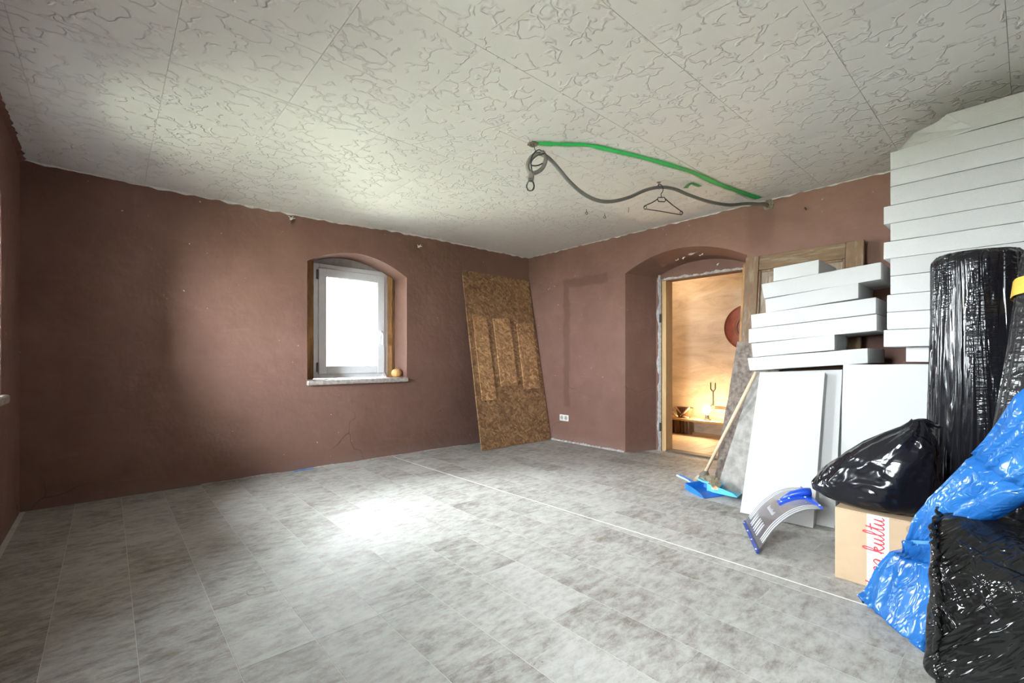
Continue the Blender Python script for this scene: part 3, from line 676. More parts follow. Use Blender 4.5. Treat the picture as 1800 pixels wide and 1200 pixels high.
eh = junk_hole(Vector((XB-.001, 1.555, 2.455)), .045, 5, 'ragged hole with filler at the top of the wall where the cable ends', 'x')
cb = thing('grey_cable', (2.112, 2.177, 2.2), 'grey conduit cable sagging under the ceiling from wall to bulb', 'cable')
A, B, D = (4.40, 1.575), (3.345, 1.975), (2.13, 2.17)
path = [Vector((XB-.0, 1.56, 2.455)), Vector((4.40, 1.575, 2.455))]+[onv(px, py, A, B) for px, py in ((1310, 358), (1280, 360), (1245, 354), (1212, 343), (1185, 332))]+[onv(px, py, B, D) for px, py in ((1161, 329), (1135, 334), (1105, 347), (1075, 354), (1050, 352), (1025, 340), (1002, 320), (984, 299), (968, 281), (955, 272))]
dl = FW.dot(hole)
loop = [ond(px, py, dl+dd) for px, py, dd in ((946, 270, 0), (935, 275, .01), (928, 287, .02), (929, 299, .03), (938, 304, .03), (950, 299, .02), (957, 289, .01), (959, 276, -.01), (952, 266, -.02))]
MB().tube(catmull(path+loop, 6), .0135, 10).build('conduit', M['conduit'], cb, True)
ww = [ond(px, py, dl-.03) for px, py in ((957, 270), (945, 273), (935, 282), (934, 290), (944, 291), (954, 287))]
MB().tube(catmull(ww, 6), .0042, 7).build('inner_cable', M['dark'], cb, True)
ww2 = [ond(px, py, dl-.02) for px, py in ((958, 271), (950, 264), (943, 265), (936, 273), (933, 285), (935, 300), (937, 304))]
MB().tube(catmull(ww2, 6), .004, 7).build('inner_cable', M['dark'], cb, True)
MB().tube([hole, ond(940, 262, dl-.01), ond(943, 268, dl-.01)], .0028, 6).build('suspension_wire', M['dark'], cb)
MB().tube(catmull([ond(933, 290, dl), ond(935, 297, dl), ond(931, 303, dl)]), .0025, 5).build('lead_wire', M['conduit'], cb)
# bulb and holder
hb = ond(934, 302, dl); ax = (ond(932, 332, dl)-hb); L = ax.length; ax.normalize()
bl = thing('hanging_bulb', hb, 'clear unlit bulb hanging in a grey holder from the cable loop', 'bulb')
def along(prof, seg=18):
    u = ax.orthogonal().normalized(); v = ax.cross(u)
    return MB().loft([[hb+ax*h+(u*math.cos(a)+v*math.sin(a))*r for a in [2*PI*j/seg for j in range(seg)]] for r, h in prof])
along([(.012, 0), (.019, .004), (.021, .028), (.021, .046)]).build('holder', plain('grey_holder', (.24, .22, .20), .5), bl, True, angle=R(45))
along([(.018, .046), (.019, .06), (.017, .062)]).build('collar', M['steel'], bl, True)
along([(.017, .060), (.024, .072), (.030, .090), (.029, .108), (.020, .122), (.003, .128)]).build('glass_bulb', M['bulbglass'], bl, True)
# hook with coat hanger
hk = MB(); hk.lathe([(.018, 0), (.016, -.004), (.004, -.005)], hookp, 12); hk.tube([hookp, hookp+Vector((0, 0, -.03)), hookp+RT*.010+Vector((0, 0, -.045)), hookp+Vector((0, 0, -.058)), hookp-RT*.012+Vector((0, 0, -.046)), hookp-RT*.010+Vector((0, 0, -.03))], .0032, 6)
tag(hk.build('ceiling_hook', M['steel']), 'open screw hook in the ceiling carrying the cable and the hanger', 'hook')
dh = FW.dot(hookp)-.02
H = lambda px, py, dd=0: ond(px, py, dh+dd)
hg = thing('coat_hanger', H(1163, 368), 'black plastic coat hanger hanging from the ceiling hook', 'hanger')
MB().tube(catmull([H(1156, 329), H(1157, 325), H(1161, 324), H(1165, 329), H(1165, 336), H(1162, 341), H(1163, 347)], 6), .0032, 7).build('hook', M['dark'], hg, True)
MB().tube([H(1163, 347), H(1157, 347), H(1155.5, 349.5), H(1157.5, 354), H(1168, 354.5), H(1170.5, 352), H(1168, 347), H(1163, 347)], .0042, 7).build('neck', M['dark'], hg, True)
MB().tube(catmull([H(1156, 350), H(1146, 356), H(1135, 361), H(1131.5, 365)], 4), .0042, 7).build('arm', M['dark'], hg, True)
MB().tube(catmull([H(1169, 349), H(1182, 360), H(1197, 371), H(1200.5, 374)], 4), .0042, 7).build('arm', M['dark'], hg, True)
MB().tube([H(1133, 367), H(1160, 371), H(1197, 377.5), H(1200.5, 374)], .0038, 7).build('trouser_bar', M['dark'], hg, True)
for (a, c) in ((1134, 364.5), (1197.5, 374)):
    MB().tube([H(a+2.3*math.cos(t), c+3.6*math.sin(t)) for t in [2*PI*j/14 for j in range(15)]], .0026, 6).build('notch_loop', M['dark'], hg, True)
for k, (px, py) in enumerate(((1031, 368), (1063, 375), (1105, 364))):
    q = onz(px, py, HZ); b = MB()
    b.tube([q, q+Vector((0, 0, -.022)), q+Vector((0, 0, -.026))], .0026, 6)
    if k < 2: b.tube([q+RT*(.010*math.sin(t))+Vector((0, 0, -.036+.010*math.cos(t))) for t in [2*PI*j/12*(.88 if k else 1) for j in range(13)]], .0024, 6)
    else: b.tube([q+Vector((0, 0, -.022)), q-RT*.003+Vector((0, 0, -.05))], .0024, 6)
    tag(b.build('screw_hook', M['dark']), ['small ring hook in the ceiling, leftmost of three near the wall', 'small open hook in the ceiling, middle of three near the wall', 'straight bare screw in the ceiling left of the hanger'][k], 'hook')
def spray(name, pxs, wd, label):
    pts = catmull([onz(px, py, HZ) for px, py in pxs], 8); b = MB(); n = len(pts); uv = []
    for i, p in enumerate(pts):
        t = (pts[min(i+1, n-1)]-pts[max(i-1, 0)]); t.z = 0; t.normalize(); s = Vector((-t.y, t.x, 0)); k = wd*(1+.25*noise.noise((i*.23, wd*90, 1)))
        z = HZ-.0042
        b.v += [Vector((p.x, p.y, z))+s*k, Vector((p.x, p.y, z))-s*k]; uv.append(i/(n-1))
    b.f = [(2*i, 2*i+1, 2*i+3, 2*i+2) for i in range(n-1)]
    o = b.build(name, M['spray']); me = o.data; base = WLOC[o.name]
    ul = me.uv_layers.new(name='UVMap')
    for lp_ in me.loops: ul.data[lp_.index].uv = (uv[lp_.vertex_index//2], lp_.vertex_index % 2)
    return tag(o, label, 'paint mark')
spray('spray_line', [(938, 251), (970, 252), (1005, 253), (1037, 254.5), (1080, 264), (1130, 276), (1180, 290), (1220, 303), (1262, 322), (1300, 336), (1334, 348)], .050, 'long green spray paint line on the ceiling from hole to wall')
spray('spray_mark', [(1205, 330), (1209, 325), (1216, 321), (1222, 323.5), (1231, 327)], .030, 'short green spray mark on the ceiling beside the long line')

# ------------------------------------------------------------------ leaning OSB board in the corner
OB0, OB1 = Vector((3.277, 4.232, .004)), Vector((4.440, 4.232, .004)); OT0, OT1 = Vector((3.298, 4.657, 2.175)), Vector((4.432, 4.657, 2.175))
on = (OB1-OB0).cross(OT0-OB0).normalized(); on = on if on.y < 0 else -on
osb = thing('osb_board', (OB0+OB1)/2, 'large OSB board leaning in the corner beside the window', 'board')
th = .018
MB().hexa([OB0, OB1, OT1, OT0, OB0-on*th, OB1-on*th, OT1-on*th, OT0-on*th]).build('panel', M['osb'], osb)
def opx(zx, zy): return onp(500+zx/2.608, 360+zy/2.608, OB0+on*.001, on)
for q in (((862, 515), (922, 512), (970, 893), (905, 898)), ((955, 522), (1030, 520), (1068, 827), (992, 832)), ((1062, 545), (1138, 543), (1168, 840), (1098, 845))):
    c = [opx(*v) for v in q]; c = [c[3], c[2], c[1], c[0]]
    MB().hexa([v+on*.013 for v in c]+[v for v in c]).build('batten', M['osb2'], osb)

# ------------------------------------------------------------------ old panelled door leaning on the wall
def frame_of(b0, b1, t0):         # local axes of a leaning sheet: along the bottom, up the slope, outwards (towards -x)
    u = (b1-b0).normalized(); v = (t0-b0); v = (v-u*v.dot(u)).normalized(); n = u.cross(v); n = n if n.x < 0 else -n
    return u, v, n
def lbox(b, o, u, v, n, a, c, bev=.003):  # box in sheet axes
    m = Matrix(((u.x, v.x, n.x, o.x), (u.y, v.y, n.y, o.y), (u.z, v.z, n.z, o.z), (0, 0, 0, 1)))
    return b.box(a, c, bev, m)
d0, d1, dt = Vector((4.10, 1.700, .012)), Vector((4.10, .83, .012)), Vector((4.36, 1.655, 1.965))
u, v, n = frame_of(d0, d1, dt); W, Hh = .865, 1.985
od = thing('old_door', (4.14, 1.26, 0), 'old weathered wooden panel door leaning behind the polystyrene', 'door leaf')
def dpart(name, a, c, mat, bev=.004, parent=None): return lbox(MB(), d0, u, v, n, a, c, bev).build(name, mat, parent or od)
dpart('stile', (0, 0, 0), (.115, Hh, .04), M['olddoor']); dpart('stile', (W-.115, 0, 0), (W, Hh, .04), M['olddoor'])
for z0, z1 in ((0, .20), (.95, 1.07), (Hh-.13, Hh)): dpart('rail', (.115, z0, .002), (W-.115, z1, .038), M['olddoor_y'])
for z0, z1 in ((.20, .95), (1.07, Hh-.13)):
    pn = dpart('panel', (.115, z0, .008), (W-.115, z1, .020), M['door_panel'], .002)
    for a, c in (((.115, z0, .02), (.135, z1, .034)), ((W-.135, z0, .02), (W-.115, z1, .034)), ((.135, z0, .02), (W-.135, z0+.02, .034)), ((.135, z1-.02, .02), (W-.135, z1, .034))): dpart('moulding', a, c, M['olddoor'], .005, pn)
    dpart('raised_field', (.19, z0+.06, .020), (W-.19, z1-.06, .028), M['door_panel'], .007, pn)
dpart('edge_strip', (-.022, .35, .004), (0, Hh-.05, .034), M['rawbeam'], .002)
# ------------------------------------------------------------------ rough boards leaning in front of it
def sheet(name, q, th, mat, label, cat='board', wob=.004, n=10):
    """q: bottom left, bottom right, top right, top left of the face turned to the room"""
    q = [Vector(p) for p in q]; nn = (q[1]-q[0]).cross(q[3]-q[0]).normalized(); nn = nn if nn.x < 0 else -nn
    b = MB(); rows = []
    for i in range(n+1):
        t = i/n; l = q[0].lerp(q[3], t); r = q[1].lerp(q[2], t); row = []
        for j in range(7): p = l.lerp(r, j/6); e = wob*2 if j in (0, 6) or i in (n,) else wob; w = noise.noise_vector(p*9)*e; w.z = max(w.z, 0) if i == 0 else w.z; row.append(p+w)
        row += [row[6]-nn*th]+[row[j]-nn*th for j in range(5, 0, -1)]+[row[0]-nn*th]
        rows.append(row)
    b.loft(rows); o = b.build(name, mat); return tag(o, label, cat)
sheet('rough_board', [(3.90, 1.80, .002), (3.86, 1.42, .002), (4.045, 1.30, 1.215), (4.06, 1.665, 1.22)], .03, M['slab_dark'], 'rough dark brown board leaning left of the white polystyrene')
sheet('grey_board', [(3.70, 1.685, .002), (3.62, 1.32, .002), (3.86, 1.16, .96), (3.90, 1.465, .97)], .02, M['slab_grey'], 'weathered pale grey board leaning in front of the dark brown board')
o = MB(); o.hexa([Vector(p) for p in ((4.065, 1.665, .60), (4.065, 1.565, .60), (4.075, 1.565, 1.25), (4.075, 1.665, 1.25), (4.085, 1.665, .60), (4.085, 1.565, .60), (4.095, 1.565, 1.25), (4.095, 1.665, 1.25))])
# ------------------------------------------------------------------ polystyrene
def eps_slab(y0, y1, zl, zr, th, xf, dep, label, group, skew=0, lip=0):
    """front face at x = xf from y0 (left) to y1 (right); zl / zr bottom heights; lip: left end cut back"""
    b = MB(); bm_ = .004
    q = []
    for x in (xf, xf+dep):
        s = skew*(x-xf)
        q += [Vector((x, y0+s-lip, zl)), Vector((x, y1+s, zr)), Vector((x, y1+s, zr+th)), Vector((x, y0+s, zl+th))]
    bm = bmesh.new(); vs = [bm.verts.new(p) for p in q]
    for f in ((0, 1, 2, 3), (7, 6, 5, 4), (0, 4, 5, 1), (1, 5, 6, 2), (2, 6, 7, 3), (3, 7, 4, 0)): bm.faces.new([vs[i] for i in f])
    bmesh.ops.bevel(bm, geom=list(bm.edges), offset=bm_, segments=2, affect='EDGES', profile=.6)
    bmesh.ops.subdivide_edges(bm, edges=[e for e in bm.edges if e.calc_length() > .3], cuts=5)
    for p in bm.verts: p.co += noise.noise_vector(p.co*11)*.0022
    bm.verts.index_update(); b.add([p.co.copy() for p in bm.verts], [[p.index for p in f.verts] for f in bm.faces]); bm.free()
    o = b.build('polystyrene_slab', M['eps']); o.data.set_sharp_from_angle(angle=R(25)); return tag(o, label, 'slab', group)
GL = 'slabs in the low stack by the old door'
XS = 3.55
sl_ = [(1.383, .668, .985, 1.045, .094, .50, -.015, 'bottom slab of the low stack, overhanging the leaning white panels'),
       (1.357, .842, 1.084, 1.131, .100, .34, -.01, 'short slab with stained face, second from the bottom of the low stack'),
       (1.375, .624, 1.189, 1.245, .103, .46, 0, 'long slab, third from the bottom of the low stack'),
       (1.360, .628, 1.296, 1.352, .100, .48, -.005, 'long slab with dirty lower edge, middle of the low stack'),
       (1.262, .716, 1.402, 1.455, .100, .42, -.005, 'slab set back at the right, third from the top of the low stack'),
       (1.289, .604, 1.508, 1.560, .105, .45, -.02, 'long slab second from the top of the low stack'),
       (1.208, .930, 1.622, 1.640, .094, .42, 0, 'small slab on top of the low stack')]
for (y0, y1, zl, zr, th, dp, lip, lab) in sl_: eps_slab(y0, y1, zl, zr-.001, th, XS, dp, 'white polystyrene '+lab, GL, lip=-lip)
GR = 'slabs in the tall stack reaching the ceiling'
XR = 3.33
zb = [2.244, 2.141, 2.047, 1.941, 1.838, 1.738, 1.641, 1.541, 1.437, 1.337, 1.237, 1.140]
ordn = ['lowest', 'second lowest', 'third lowest', 'fourth lowest', 'fifth lowest', 'sixth from the bottom', 'fifth from the top', 'fourth from the top', 'third from the top', 'second from the top']
off = [0, 0, 0, .03, 0, .03, 0, 0, .015, .015, .03]
lays = [(zb[i+1], zb[i]-zb[i+1], off[i]) for i in range(11)]
names = ['slab just under the broken top slab', 'second slab under the broken top slab', 'third slab under the broken top slab', 'slab jutting out left, fourth under the broken top slab', 'slab between the two that jut out left', 'jutting slab beside the top of the low stack', 'slab just under the lower jutting one, at the roll tops', 'slab with sooty upper edge, left of the tall black roll', 'slab left of the black roll, under the sooty-edged one', 'slab left of the black roll, second from the bottom of the tall stack', 'bottom slab of the tall stack, jutting out left of the black roll']
for i, (z, th, of) in enumerate(lays): eps_slab(.524+of, -.62, z, z, th-.002, XR+.004*noise.noise((i*1.7, 0, 0)), .62, 'white polystyrene '+names[i], GR)
# broken top slab
b = MB(); zt0, zt1 = 2.246, 2.366
poly = [(XR+.002, .29), (XR+.07, .33), (XR+.14, .44), (XR+.30, .47), (XR+.6, .49), (XR+.6, -.62), (XR+.002, -.62)]
low = [(XR+.002, .19), (XR+.03, .36), (XR+.05, .50), (XR+.30, .51), (XR+.6, .51), (XR+.6, -.62), (XR+.002, -.62)]
b.loft([[(x, y, zt0) for x, y in low], [(x, y, zt0+.012) for x, y in low], [((p[0]+q[0])/2+.01*noise.noise((p[0]*9, p[1]*9, 2)), (p[1]+q[1])/2, (zt0+zt1)/2) for p, q in zip(low, poly)], [(x, y, zt1) for x, y in poly]])
tag(b.build('polystyrene_slab', M['eps']), 'broken-cornered white polystyrene slab on top of the tall stack under the ceiling', 'slab', GR)
eps_slab(.47, -.62, 1.054, 1.054, .083, XR+.10, .5, 'white polystyrene slab with rounded corner between the tall stack and the upright panel', GR)
# upright panels carrying the stacks
def eps_panel(q, th, label): return sheet('polystyrene_panel', q, th, M['eps'], label, 'panel', .0012, 8)
eps_panel([(3.30, 1.335, .004), (3.335, .905, .004), (3.585, .905, .982), (3.58, 1.308, .975)], .085, 'bright white polystyrene panel leaning behind the clear shovel blade')
eps_panel([(3.43, 1.30, .004), (3.43, .815, .004), (3.675, .828, 1.0), (3.675, 1.29, .975)], .07, 'polystyrene panel showing as a narrow strip behind the leaning one')
eps_panel([(3.50, .805, .004), (3.46, -.30, .004), (3.53, -.30, 1.05), (3.545, .795, 1.035)], .10, 'stained white upright polystyrene panel behind the bin bag')
eps_panel([(3.70, 1.10, .004), (3.70, .45, .004), (3.77, .45, 1.02), (3.77, 1.10, .975)], .10, 'upright polystyrene panel at the back of the low stack')
eps_panel([(3.90, .78, .004), (3.90, -.45, .004), (3.91, -.45, 1.05), (3.91, .78, 1.03)], .10, 'upright polystyrene panel at the back of the tall stack')

# ------------------------------------------------------------------ broom, dustpans, hand brush
hb0, hb1 = Vector((3.80, 1.835, .085)), onx(1329, 654, 3.80)
bm_t = thing('broom', (3.79, 1.84, 0), 'straw broom with a pale wooden handle leaning on the grey board', 'broom')
MB().tube([hb0, hb0.lerp(hb1, .5), hb1], .0135, 10).build('handle', M['handle_wood'], bm_t, True)
ax2 = (hb1-hb0).normalized()
rows = []
for (r, h) in ((.018, .045), (.030, .025), (.040, .008), (.044, .0)):
    rows.append([hb0+ax2*h+Vector((r*math.cos(a)*1.1, r*math.sin(a), 0)) for a in [2*PI*j/14 for j in range(14)]])
MB().loft(rows).build('binding', plain('dark_straw_binding', (.12, .10, .08), .8), bm_t, True)
b = MB(); rs = random.Random(3)
for i in range(150):
    a = rs.random()*2*PI; r = .046*math.sqrt(rs.random()); top = hb0+ax2*.006+Vector((r*math.cos(a), r*math.sin(a), 0)); bot = top+Vector((math.cos(a)*r*1.0+rs.uniform(-.012, .012), math.sin(a)*r*1.0+.012, 0)); bot.z = .002+rs.random()*.012
    b.tube([top, (top+bot)/2+Vector((math.cos(a), math.sin(a), 0))*.006, bot], .0026, 3)
o = b.build('bristles', M['bristle'], bm_t); o['kind'] = 'stuff'
def dustpan(c, ang, z0, mat, label, sc_=1.0, hl=.17, roll=0):
    t = thing('dustpan', (c[0], c[1], 0), label, 'dustpan'); m = Matrix.Translation((c[0], c[1], z0)) @ Matrix.Rotation(ang, 4, 'Z') @ Matrix.Rotation(roll, 4, 'X') @ Matrix.Scale(sc_, 4)
    # local: +x towards the mouth, -x handle
    b = MB(); w0, w1 = .10, .125; L_ = .22; th = .003
    prof = [(-.09, w0, .012, .055), (-.05, w0+.008, .006, .055), (.03, w0+.016, .003, .045), (.10, w1-.003, .001, .028), (.13, w1, .001, .008)]
    rows = []
    for x, wd, zf, wh in prof:
        rows.append([(x, -wd-.004, zf+wh), (x, -wd+.006, zf), (x, -wd*.5, zf), (x, 0, zf+.001), (x, wd*.5, zf), (x, wd-.006, zf), (x, wd+.004, zf+wh), (x, wd, zf+wh), (x, wd-.012, zf+th), (x, wd*.5, zf+th), (x, 0, zf+th+.001), (x, -wd*.5, zf+th), (x, -wd+.012, zf+th), (x, -wd, zf+wh)])
    b.loft([[m @ Vector(p) for p in r] for r in rows]); b.box((-.095, -.10, .01), (-.088, .10, .066), .002, m); b.build('pan', mat, t)
    h = MB()
    h.loft([[m @ Vector((x, y*wd, zz+q*hh)) for y, q in ((-1, -.3), (-.8, .6), (0, .15), (.8, .6), (1, -.3), (0, -1))] for x, wd, zz, hh in ((-.085, .03, .05, .014), (-.13, .020, .056, .012), (-.16, .021, .062, .012), (-.09-hl, .023, .075, .012))]); h.build('handle', mat, t, True, angle=R(40))
    return t
da = math.atan2(-.84, -.55)
dustpan((3.585, 1.735), da+.25, .0, M['blue_pan'], 'blue dustpan on the floor under the pale blue one', 1.0, .19)
dustpan((3.60, 1.585), da+.75, .034, M['cyan_pan'], 'pale blue dustpan stacked on the darker blue one', .98, .10, R(-3))
hbz = .085; c0 = Vector((3.555, 1.64, hbz)); dv = Vector((-.62, -.45, -.03)).normalized(); sv = Vector((-dv.y, dv.x, 0)).normalized()
hbr = thing('hand_brush', (c0.x, c0.y, .045), 'straw hand brush lying in the pale blue dustpan', 'brush')
rows = [[c0+dv*x+sv*(y*wd)+Vector((0, 0, z*.02)) for y, z in ((-1, -.5), (-1, .4), (0, .9), (1, .4), (1, -.5))] for x, wd in ((-.10, .018), (-.06, .026), (.05, .028), (.09, .020))]
MB().loft(rows).build('stock', M['handle_wood'], hbr, True, angle=R(40))
b = MB()
for i in range(170):
    x = rs.uniform(-.09, .09); y = rs.uniform(-.03, .03); p0 = c0+dv*x+sv*y*.8+Vector((0, 0, .006)); p1 = p0+sv*(y*.6+rs.uniform(-.008, .008))+dv*(x*.25)+Vector((0, 0, .035+rs.random()*.018))
    b.tube([p0, p1], .0022, 3)
o = b.build('bristles', M['bristle'], hbr); o['kind'] = 'stuff'

# ------------------------------------------------------------------ clear snow shovel blade
sh = thing('snow_shovel', (2.95, 1.02, 0), 'clear plastic snow shovel blade with blue edge and socket, on the floor', 'snow shovel')
e0, e1 = Vector((3.095, 1.228, 0)), Vector((2.672, .990, 0)); ev = (e1-e0); EW = ev.length; ev.normalize(); pv = Vector((-ev.y, ev.x, 0)); pv = pv if pv.x > 0 else -pv
prof = catmull([Vector((0, .004, 0)), Vector((.04, .072, 0)), Vector((.095, .155, 0)), Vector((.17, .225, 0)), Vector((.245, .262, 0)), Vector((.315, .268, 0))], 5)
def SP(s, t, lift=0):             # s 0..1 across, t 0..1 along the profile
    k = t*(len(prof)-1); i = min(int(k), len(prof)-2); a, c = prof[i], prof[i+1]; p = a.lerp(c, k-i); d = (c-a).normalized(); nn = Vector((-d.y, d.x, 0))
    p = p+nn*lift; taper = 1-.10*t; ss = .5+(s-.5)*taper
    return e0+ev*(EW*ss)+pv*p.x+Vector((0, 0, p.y))
def patch(s0, s1, t0, t1, l0, l1, ns=10, nt=14, edge=None):
    b = MB(); rows = []
    for j in range(nt+1):
        t = t0+(t1-t0)*j/nt; a, c = (s0, s1) if edge is None else edge(j/nt)
        top = [SP(a+(c-a)*i/ns, t, l1) for i in range(ns+1)]; bot = [SP(a+(c-a)*i/ns, t, l0) for i in range(ns, -1, -1)]; rows.append(top+bot)
    return b.loft(rows)
patch(0, 1, .03, 1, 0, .0025).build('blade', M['clear'], sh, True, angle=R(40))
for s in (.03, .085, .14, .86, .915, .97): MB().tube([SP(s, .16+.8*j/14, .004) for j in range(15)], .0030, 6).build('rib', M['glint'], sh, True)
for s in (.26, .33, .44, .51, .60, .67): MB().tube([SP(s, .13+.17*j/5, .004) for j in range(6)], [.002, .0036, .004, .004, .0034, .002], 6).build('short_rib', M['glint'], sh, True)
patch(-.01, 1.01, 0, .075, -.004, .008, 10, 3).build('edge_strip', M['navy2'], sh, True, angle=R(40))
for s in (.05, .35, .65, .95): MB().lathe([(.006, 0), (.005, .003), (.001, .004)], SP(s, .04, .008), 8).build('rivet', M['rivet'], sh, True)
def ed(t): w_ = .055+.40*max(0, (t-.72)/.28)**1.2+.05*t; return (.5-w_, .5+w_)
sock = patch(0, 1, .56, 1.0, .002, .016, 12, 18, ed).build('socket_plate', M['navy'], sh, True, angle=R(40))
MB().tube([SP(.5, .60, .016), SP(.5, .75, .026), SP(.5, .9, .034), SP(.5, 1.0, .036)], [.010, .020, .024, .024], 10).build('socket', M['navy'], sh, True)
for s, t in ((.46, .60), (.54, .60), (.46, .70), (.54, .70), (.06, .965), (.94, .965), (.40, .88), (.60, .88)):
    MB().lathe([(.006, 0), (.005, .003), (.001, .004)], SP(s, t, .016), 8).build('rivet', M['rivet'], sock, True)
# raised lettering on the blade
b = MB()
for k in range(8):
    s = .36+.28*k/7; hgt = .05 if k in (0, 4, 7) else .035
    b.tube([SP(s-.012, .43, .004), SP(s, .43+hgt, .004), SP(s+.012, .43, .004)], .0016, 4)
b.build('raised_lettering', M['glint'], sh)

# ------------------------------------------------------------------ cardboard box with printed tape
bx = thing('cardboard_box', (2.83, .40, 0), 'brown cardboard box with red-lettered white tape under the bin bag', 'box')
Bx0, Bx1, By0, By1, Bz = 2.675, 2.96, .215, .633, .345
MB().box((Bx0, By0, 0), (Bx1, By1, Bz-.004), .003).build('carton', M['card'], bx)
for y0, y1 in ((By0, By1),):
    MB().box((Bx0-.001, y0, Bz-.004), (Bx0+.14, y1, Bz), .001).build('flap', M['card'], bx); MB().box((Bx0+.144, y0, Bz-.004), (Bx1+.001, y1, Bz), .001).build('flap', M['card'], bx)
ty1, ty0 = onx(1524, 950, Bx0).y, onx(1563, 950, Bx0).y
tp = MB().box((Bx0-.0018, ty0, .001), (Bx0-.0002, ty1, Bz-.002)).build('tape', M['tape'], bx)
GL_ = {'t': ([[(.0, .1), (.10, .45), (.17, .92), (.13, .35), (.12, .08), (.18, .0), (.28, .1)], [(.02, .60), (.15, .66), (.33, .68)]], .28),
       'u': ([[(0, .1), (.08, .5), (.06, .14), (.12, 0), (.22, .12), (.29, .5), (.27, .12), (.33, 0), (.42, .1)]], .42),
       'p': ([[(0, .1), (.10, .5), (.05, .0), (.01, -.42)], [(.09, .36), (.20, .5), (.29, .36), (.24, .06), (.12, .02)], [(.24, .06), (.36, .1)]], .36),
       'a': ([[(.29, .42), (.18, .5), (.05, .3), (.08, .05), (.18, .04), (.29, .44), (.28, .12), (.34, 0), (.42, .1)]], .42),
       'k': ([[(0, .1), (.16, .62), (.18, .98), (.11, 1.02), (.07, .7), (.05, 0)], [(.06, .26), (.2, .48), (.26, .38), (.12, .26), (.24, .06), (.30, .0), (.38, .1)]], .38),
       'l': ([[(0, .1), (.15, .6), (.17, .96), (.11, 1.02), (.07, .7), (.08, .12), (.15, 0), (.24, .1)]], .24), ' ': ([], .20)}
txt = 'tupa kultu'; em = .0755; adv = 0; tot = sum(GL_[c][1] for c in txt); zs = (Bz-.02)/tot/em; yb = ty0+.018
for c in txt:
    st, wd = GL_[c]
    if st:
        b = MB()
        for q in st:
            pts = catmull([Vector((0, 0, 0)).lerp(Vector((Bx0-.002, yb+py_*em, .012+(adv+px_)*em*zs)), 1) for px_, py_ in q], 5)
            pts = [p for p in pts if p.z < Bz-.003]
            if len(pts) > 2: b.tube(pts, .0030, 6)
        for v_ in b.v: v_.x = Bx0-.0019+(v_.x-Bx0+.002)*.12
        b.build('letter', M['red'], tp)
    adv += wd
p = onx(1602, 931, Bx0); st = MB()
for r in (.017, .0125): st.tube([(Bx0-.0006, p.y+r*math.cos(a), p.z+r*math.sin(a)) for a in [2*PI*j/24 for j in range(25)]], .0008, 4, False)
for a in (0, .9, 1.8, 2.6): st.tube([(Bx0-.0006, p.y+.008*math.cos(a), p.z+.008*math.sin(a)), (Bx0-.0006, p.y-.008*math.cos(a), p.z-.008*math.sin(a))], .0011, 4)
st.build('round_stamp', M['ink'], bx)
# ------------------------------------------------------------------ black bin bag on the box
bg_t = thing('bin_bag', (2.86, .42, Bz), 'full shiny black bin bag sitting on the cardboard box', 'bin bag')
cz = [(.352, 1446, 1646, .10), (.372, 1428, 1656, .135), (.41, 1428, 1660, .155), (.47, 1440, 1662, .16), (.54, 1460, 1661, .155), (.60, 1484, 1658, .145), (.66, 1517, 1653, .125), (.71, 1554, 1646, .10), (.745, 1583, 1639, .065), (.768, 1596, 1631, .038), (.785, 1602, 1625, .022)]
rings = []; NS = 128; XC = 2.815
cz2 = []
for i in range(len(cz)-1):
    for k in range(5): t = k/5; cz2.append(tuple(x+(y-x)*t for x, y in zip(cz[i], cz[i+1])))
cz2.append(cz[-1])
for i, (z, xl, xr, dp) in enumerate(cz2):
    l0, l1 = onx(xl, 700, XC).y, onx(xr, 700, XC).y; cl, hw = (l0+l1)/2, (l0-l1)/2; ring = []
    tk = (z-.352)/.433
    for j in range(NS):
        a = 2*PI*j/NS; ca, sa = math.cos(a), math.sin(a)
        e = 1+.07*(1-abs(2*tk-1)**3)*noise.noise((ca*2.6+3*tk, sa*2.6, z*3.5))
        fold = .030*abs(noise.noise((a*2.6+tk*1.6, tk*.8, 5)))+.016*abs(noise.noise((a*7+tk*2, tk*1.6, 9)))
        f_ = e-fold*(.35+.65*min(1, tk*2))/(.12+hw)*.55
        tip = max(0, ca)**3*max(0, .25-tk)*.12
        ring.append(Vector((XC+dp*sa*f_, cl+hw*ca*f_, z+tip+(.010*noise.noise((ca*3, sa*3, z*6)) if i else 0))))
    rings.append(ring)
MB().loft(rings).build('bag_body', M['bag'], bg_t, True)
kt = rings[-1]; kc = sum(kt, Vector())/NS
rows = []
for i in range(9):
    t = i/8; c = kc+RT*(.0+.060*t)+Vector((0, 0, -.012+.014*math.sin(t*PI)-.012*t)); r = .020-.006*math.sin(t*PI*1.2)+.010*t
    rows.append([c+Vector((0, 0, 1))*r*(.9-.45*t)*math.cos(a)*(1+.3*noise.noise((a, i, 2)))+FW*r*1.5*math.sin(a)*(1+.35*noise.noise((a*2, i*.7, 1))) for a in [2*PI*j/18 for j in range(18)]])
MB().loft(rows).build('knot', M['bag'], bg_t, True)

